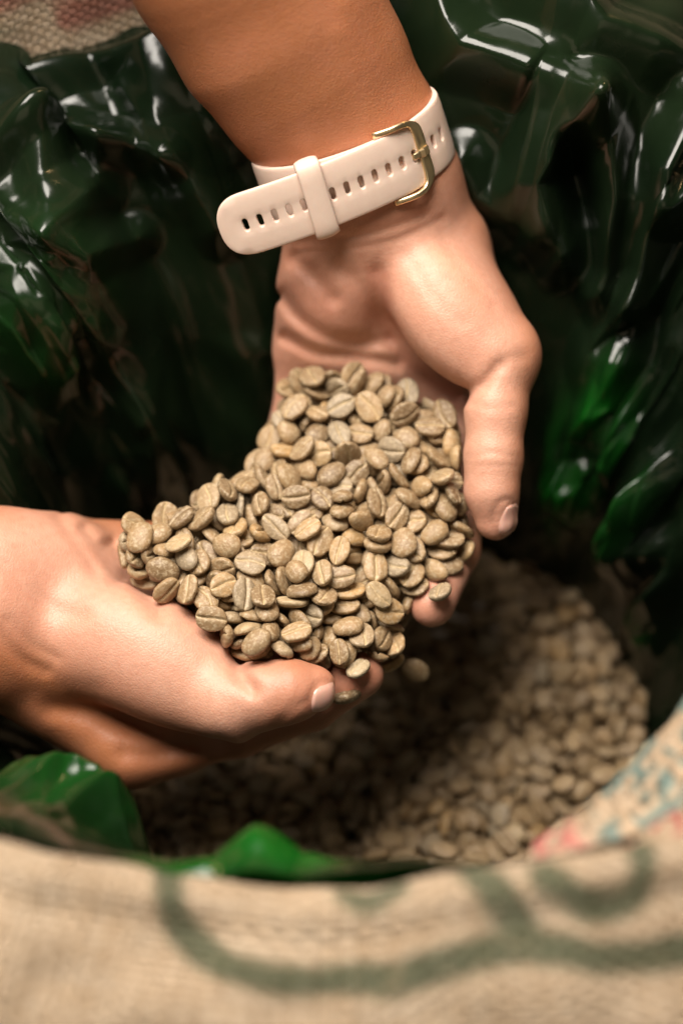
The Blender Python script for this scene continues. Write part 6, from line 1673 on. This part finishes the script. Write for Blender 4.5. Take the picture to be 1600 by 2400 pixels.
    4,-691,278,-792,72,-12,40,-55, 5,95,-360,-758,78,-24,-50,30, 6,215,125,-755,11,-84,-49,21, 7,1179,-212,-770,96,6,0,-27, 0,-133,689,-784,66,-67,-4,-35, 1,-164,174,-760,51,-11,80,-29,
    2,326,556,-730,23,81,-54,6, 3,-681,-400,-816,17,38,31,85, 4,-493,-424,-789,34,1,-37,-87, 5,747,-814,-797,15,6,-85,-50, 6,-413,418,-811,34,88,31,-14, 7,-233,-435,-809,52,-2,-73,-44,
    0,-800,-253,-802,5,75,-7,65, 1,308,56,-777,17,49,53,68, 2,-353,353,-772,51,-7,-62,59, 3,695,-762,-771,44,-24,62,-60, 4,442,-628,-762,8,-28,-4,96, 5,537,-439,-750,53,-15,-24,80,
    6,-486,326,-779,10,-10,98,-14, 7,408,-266,-751,27,-95,-14,2, 0,-666,-280,-797,29,-9,-95,3, 1,869,-470,-760,23,22,-34,-88, 2,-576,-208,-804,19,0,-25,95, 3,-259,645,-805,70,-20,46,51,
    4,310,-870,-798,67,2,-49,56, 5,-116,-418,-798,68,-61,11,40, 6,624,623,-665,96,-4,-22,18, 7,805,575,-614,66,52,-3,-54, 0,818,-185,-727,37,4,0,93, 1,578,141,-702,44,-80,38,-11,
    2,-96,-562,-783,2,-94,-10,-33, 3,-523,81,-813,12,-46,-85,-22, 4,190,-738,-784,82,13,26,50, 5,437,156,-739,28,-55,66,43, 6,769,-9,-698,7,62,-45,-63, 7,-60,374,-768,21,17,-3,96,
    0,233,739,-737,8,9,-99,-9, 1,571,-137,-752,70,-23,-6,68, 2,-335,-704,-812,20,-32,-72,-58, 3,615,-331,-742,80,11,12,-57, 4,1034,-501,-801,75,66,1,0, 5,1088,222,-683,16,13,-3,-98,
    6,257,246,-768,16,-19,-33,-91, 7,-154,-49,-790,88,-23,39,-15, 0,522,682,-736,71,-14,-4,-69, 1,1039,-254,-756,12,16,-98,3, 2,79,-299,-775,73,-19,-64,-13, 3,208,356,-746,31,76,56,12,
    4,254,667,-759,87,35,-33,13, 5,906,134,-685,41,-1,38,-83, 6,138,233,-799,41,-74,42,32, 7,-53,606,-795,35,-23,7,91, 0,-213,-264,-810,15,9,-78,-60, 1,143,-277,-776,45,8,-31,-83,
    2,1173,-13,-734,88,35,10,-29, 3,1039,50,-693,16,-89,36,-23, 4,986,-220,-756,10,29,-84,-45, 5,68,-568,-787,13,50,81,-27, 6,462,429,-692,78,60,13,-11, 7,13,-35,-748,10,-85,-50,10,
    0,331,-492,-785,80,9,-17,-57, 1,-647,-27,-802,75,-44,-7,48, 2,-307,386,-800,7,-15,45,-88, 3,-475,467,-807,52,-27,-37,72, 4,246,-334,-756,74,-19,-20,61, 5,-304,579,-752,39,-15,-11,-90,
    6,498,482,-682,4,98,17,-5, 7,-420,-654,-805,40,-46,-9,79, 0,605,-239,-747,32,13,-28,90, 1,340,618,-714,52,8,-31,-79, 2,-577,352,-815,55,10,-36,-75, 3,-589,-265,-787,86,24,-44,9,
    4,-107,23,-810,15,-70,62,32, 5,-339,-812,-804,38,41,38,-74, 6,769,346,-658,81,31,46,17, 7,-203,-541,-779,85,-8,2,-52, 0,-182,-227,-784,93,-33,12,-14, 1,778,-705,-748,44,-44,-42,66,
    2,510,-460,-728,90,17,-38,14, 3,-190,-456,-795,1,73,-56,-40, 4,-114,-288,-771,9,43,-88,20, 5,-479,-681,-773,90,-22,-17,-34, 6,89,441,-777,72,-10,22,-66, 7,375,61,-760,77,-24,-47,36,
    0,709,464,-640,94,26,21,-3, 1,81,-73,-759,97,-12,-21,10, 2,29,137,-784,9,20,44,-87, 3,-60,-184,-782,29,86,-41,15, 4,680,-293,-756,93,-18,-31,-2, 5,44,-813,-765,41,-46,-74,-28,
    6,1059,167,-669,66,-8,-33,68, 7,626,460,-643,60,6,36,72, 0,567,260,-673,4,-77,-25,59, 1,-337,-282,-771,88,-13,41,21, 2,1117,59,-696,16,37,83,38, 3,-212,277,-785,37,-58,47,-55,
    4,-314,89,-788,9,64,71,29, 5,-315,-166,-784,44,14,19,-87, 6,269,142,-741,24,-32,-91,-9, 7,358,-405,-780,48,-3,-75,-45, 0,533,-659,-748,19,-68,71,-7, 1,497,-753,-760,62,-65,-29,32,
    2,-100,-381,-781,76,-57,19,23, 3,497,-132,-757,22,-61,-65,39, 4,109,187,-781,85,40,-4,33, 5,-584,163,-792,6,-31,91,27, 6,546,-883,-794,46,16,8,-87, 7,-657,-184,-781,38,4,-10,-92,
    0,65,-934,-761,97,14,15,-14, 1,155,631,-759,17,82,-54,-3,
]


def place_data(numbers):
    a = np.array(numbers, float).reshape(-1, 8)
    var = a[:, 0].astype(int)
    loc = a[:, 1:4] / 10000.0 + np.array([0.0, -.05, .38])
    q = a[:, 4:8] / 100.0
    q /= np.linalg.norm(q, axis=1, keepdims=True)
    return var, loc, q


def quat_mats(q):
    w, x, y, z = q.T
    return np.stack([np.stack([1 - 2 * (y * y + z * z), 2 * (x * y - z * w), 2 * (x * z + y * w)], -1),
                     np.stack([2 * (x * y + z * w), 1 - 2 * (x * x + z * z), 2 * (y * z - x * w)], -1),
                     np.stack([2 * (x * z - y * w), 2 * (y * z + x * w), 1 - 2 * (x * x + y * y)], -1)], -2)


def join_beans(name, var, loc, q, src, origin, label):
    V, F, C, R, Bc = [], [], [], [], []
    n0 = 0
    rng = np.random.default_rng(12)
    for vi, l, m in zip(var, loc, quat_mats(q)):
        p, f, c = src[vi]
        V.append((p * .001) @ m.T + l - origin)
        F.append(f + n0); C.append(c); Bc.append(p / 5.0)
        R.append(np.full(len(p), rng.uniform()))
        n0 += len(p)
    me = new_mesh(name, np.vstack(V), np.vstack(F))
    float_attr(me, "crease", np.concatenate(C)); float_attr(me, "rnd", np.concatenate(R))
    a = me.attributes.new("bco", 'FLOAT_VECTOR', 'POINT')
    a.data.foreach_set("vector", np.vstack(Bc).astype(np.float32).ravel())
    o = link(name, me, M_BEANS, None, origin)
    tag(o, label, "coffee beans", None, "stuff")
    return o


bean_meshes = []
for p, f, c in BEAN_FINE:
    me = new_mesh("coffee_bean", p * .001, f)
    float_attr(me, "crease", c)
    a = me.attributes.new("bco", 'FLOAT_VECTOR', 'POINT')
    a.data.foreach_set("vector", (p / 5.0).astype(np.float32).ravel())
    me.materials.append(M_BEAN)
    bean_meshes.append(me)


def bean(var, loc, q, label, group=None, scale=1.0, tone=None):
    o = bpy.data.objects.new("coffee_bean", bean_meshes[var])
    COL.objects.link(o)
    o.location = loc
    o.rotation_mode = 'QUATERNION'
    o.rotation_quaternion = q
    o.scale = (scale,) * 3
    o.color = (random.random() if tone is None else tone, 0, 0, 1)
    return tag(o, label, "coffee bean", group)


LOOSE = [   # single beans one can point at: pixel, distance, variant, euler, label
    (1030, 1386, 604, 2, (2.6, .3, 1.2), .85, "pale grey bean stuck on the pink fingertip that points down"),
    (975, 1572, 632, 5, (1.2, .5, -.3), .6, "blurred single bean dropping free to the right of both fingertips"),
    (838, 1568, 596, 3, (2.75, .25, 1.0), 1.0, "pale split bean lying on the index fingertip beside the thumbnail"),
    (812, 1630, 602, 1, (2.2, .2, .5), .0, "small dark bean hanging below the index fingertip beside the thumbnail"),
    (412, 1222, 612, 6, (.4, 1.1, .6), .3, "small oval bean standing alone at the upper left edge of the heap"),
    (922, 1508, 608, 4, (2.7, .35, 1.9), .66, "bean with its groove showing, sliding off the heap past the gap between hands"),
    (915, 1555, 618, 7, (2.2, -.3, .3), .93, "yellowish bean slipping off lowest between the two hands"),
]


OUTLINE = [(258, 1310), (262, 1240), (385, 1185), (480, 1140), (572, 1120), (615, 1060), (655, 960), (650, 850), (690, 830), (830, 825), (960, 842),
           (1060, 890), (1110, 960), (1100, 1100), (1130, 1210), (1120, 1280), (1080, 1335), (1000, 1362), (970, 1440), (940, 1525), (870, 1545), (800, 1532), (740, 1545),
           (690, 1530), (640, 1533), (565, 1532), (500, 1475), (410, 1408), (332, 1352)]


def in_outline(x, y):
    c = np.zeros(np.shape(x), bool)
    for (x1, y1), (x2, y2) in zip(OUTLINE, OUTLINE[1:] + OUTLINE[:1]):
        c ^= ((y1 > y) != (y2 > y)) & (x < (x2 - x1) * (y - y1) / (y2 - y1 + 1e-9) + x1)
    return c


def heap_label(x, y, face, tone):
    look = "grooved face up" if face > .45 else ("rounded back up" if face < -.45 else "on edge")
    col = "dark brown" if tone < .14 else ("yellowish" if .88 < tone < .96 else ("pale" if tone >= .96 else "tan"))
    if y < 960: place = "at the wrist end nearest the strap"
    elif x > 960 and y < 1200: place = "beside the thumb below the strap"
    elif x > 900: place = "over the downward fingertips"
    elif x < 470: place = "at the heap's left tip"
    elif y > 1400: place = "just above the lower thumb"
    elif x < 720 and y < 1250: place = "along the heap's upper left edge"
    elif y < 1130: place = "in the upper middle of the heap"
    elif x < 680: place = "in the left middle of the heap"
    else: place = "in the centre of the heap"
    return col + " coffee bean, " + look + ", " + place


def build_beans():
    # the bag's own beans: nearest-looking ones singly, the rest as one mass
    var, loc, q = place_data(HAND_DATA)
    # about half of the beans lie with the grooved face up
    rng = np.random.default_rng(4)
    mats = quat_mats(q)
    for i in range(len(loc)):
        if rng.uniform() < .55:
            zax = mats[i][:, 2]
            if zax @ (-AF) > .25:
                w, x, y, z = q[i]
                q[i] = (-x, w, z, -y)                # half a turn about the bean's own long axis
                loc[i] = loc[i] + zax * .0007
    rel = loc - CAM
    d = rel @ AF
    px = 800 + (rel @ AX) / d * FPX
    py = 1200 - (rel @ AU) / d * FPX
    keep = (d < .66) & (py < 1600) & (loc[:, 2] > .33) & in_outline(px, py)
    # how much of each bean is seen: coarse z-buffer of discs
    H = np.full((240, 160), 9.0); I = np.full((240, 160), -1)
    r = .0042 / d * FPX / 10
    gy, gx = np.mgrid[0:240, 0:160]
    for i in np.nonzero(keep)[0]:
        m = (gx - px[i] / 10) ** 2 + (gy - py[i] / 10) ** 2 < r[i] ** 2
        m &= (d[i] - .002) < H
        H[m] = d[i] - .002; I[m] = i
    seen = np.bincount(I[I >= 0].ravel(), minlength=len(d))
    order = np.argsort(-seen)
    single = [i for i in order if seen[i] > 1][:300 - len(LOOSE)]
    rest = [i for i in range(len(d)) if i not in set(single) and keep[i]]
    for i in single:
        tone = random.random()
        bean(var[i], loc[i], q[i], heap_label(px[i], py[i], quat_mats(q[i:i + 1])[0][:, 2] @ AF, tone), "coffee beans heaped in the hands", .93 + .14 * random.random(), tone)
    join_beans("coffee_beans", var[rest], loc[rest], q[rest], BEAN_LOW, np.array([0, -.05, .40]), "deeper coffee beans packed under the heap in the hands")
    for x, y, dd, vv, e, tn, lab in LOOSE:
        bean(vv, to_world(P(x, y, dd)), Matrix.Rotation(0, 3, 'X').to_quaternion() if e is None else __import__("mathutils").Euler(e).to_quaternion(), lab, None, 1.0, tn)
    var, loc, q = place_data(POOL_DATA)
    loc = loc + np.array([POOL_C[0] - .020, POOL_C[1] + .060, POOL_Z - .300])
    loc[:, :2] = POOL_C + (loc[:, :2] - POOL_C) * 1.0
    ok = np.nonzero(loc[:, 2] > POOL_Z - .03)[0]
    rng = np.random.default_rng(8)
    mats = quat_mats(q)
    for i in ok:
        if rng.uniform() < .5 and mats[i][2, 2] > .3:
            w, x, y, z = q[i]
            q[i] = (-x, w, z, -y)
    # the ones lying open on top closest to the viewer, singly
    rel = loc - CAM
    d = rel @ AF
    px = 800 + (rel @ AX) / d * FPX
    py = 1200 - (rel @ AU) / d * FPX
    cand = [i for i in ok if 720 < px[i] < 1300 and 1820 < py[i] < 2050]
    top = [i for i in cand if loc[i, 2] > max(loc[k, 2] for k in ok if np.hypot(*(loc[k, :2] - loc[i, :2])) < .006) - .0015]
    top = sorted(top, key=lambda i: d[i])[:300 - len(single) - len(LOOSE)]
    for i in top:
        bean(var[i], loc[i], q[i], "blurred coffee bean on top of the pile just behind the sack rim", "coffee beans lying loose behind the sack rim")
    ok = np.array([i for i in ok if i not in set(top)])
    join_beans("coffee_beans", var[ok], loc[ok], q[ok], BEAN_LOW, np.array([POOL_C[0], POOL_C[1], POOL_Z - .02]), "raw coffee beans filling the bag below the hands")


build_beans()
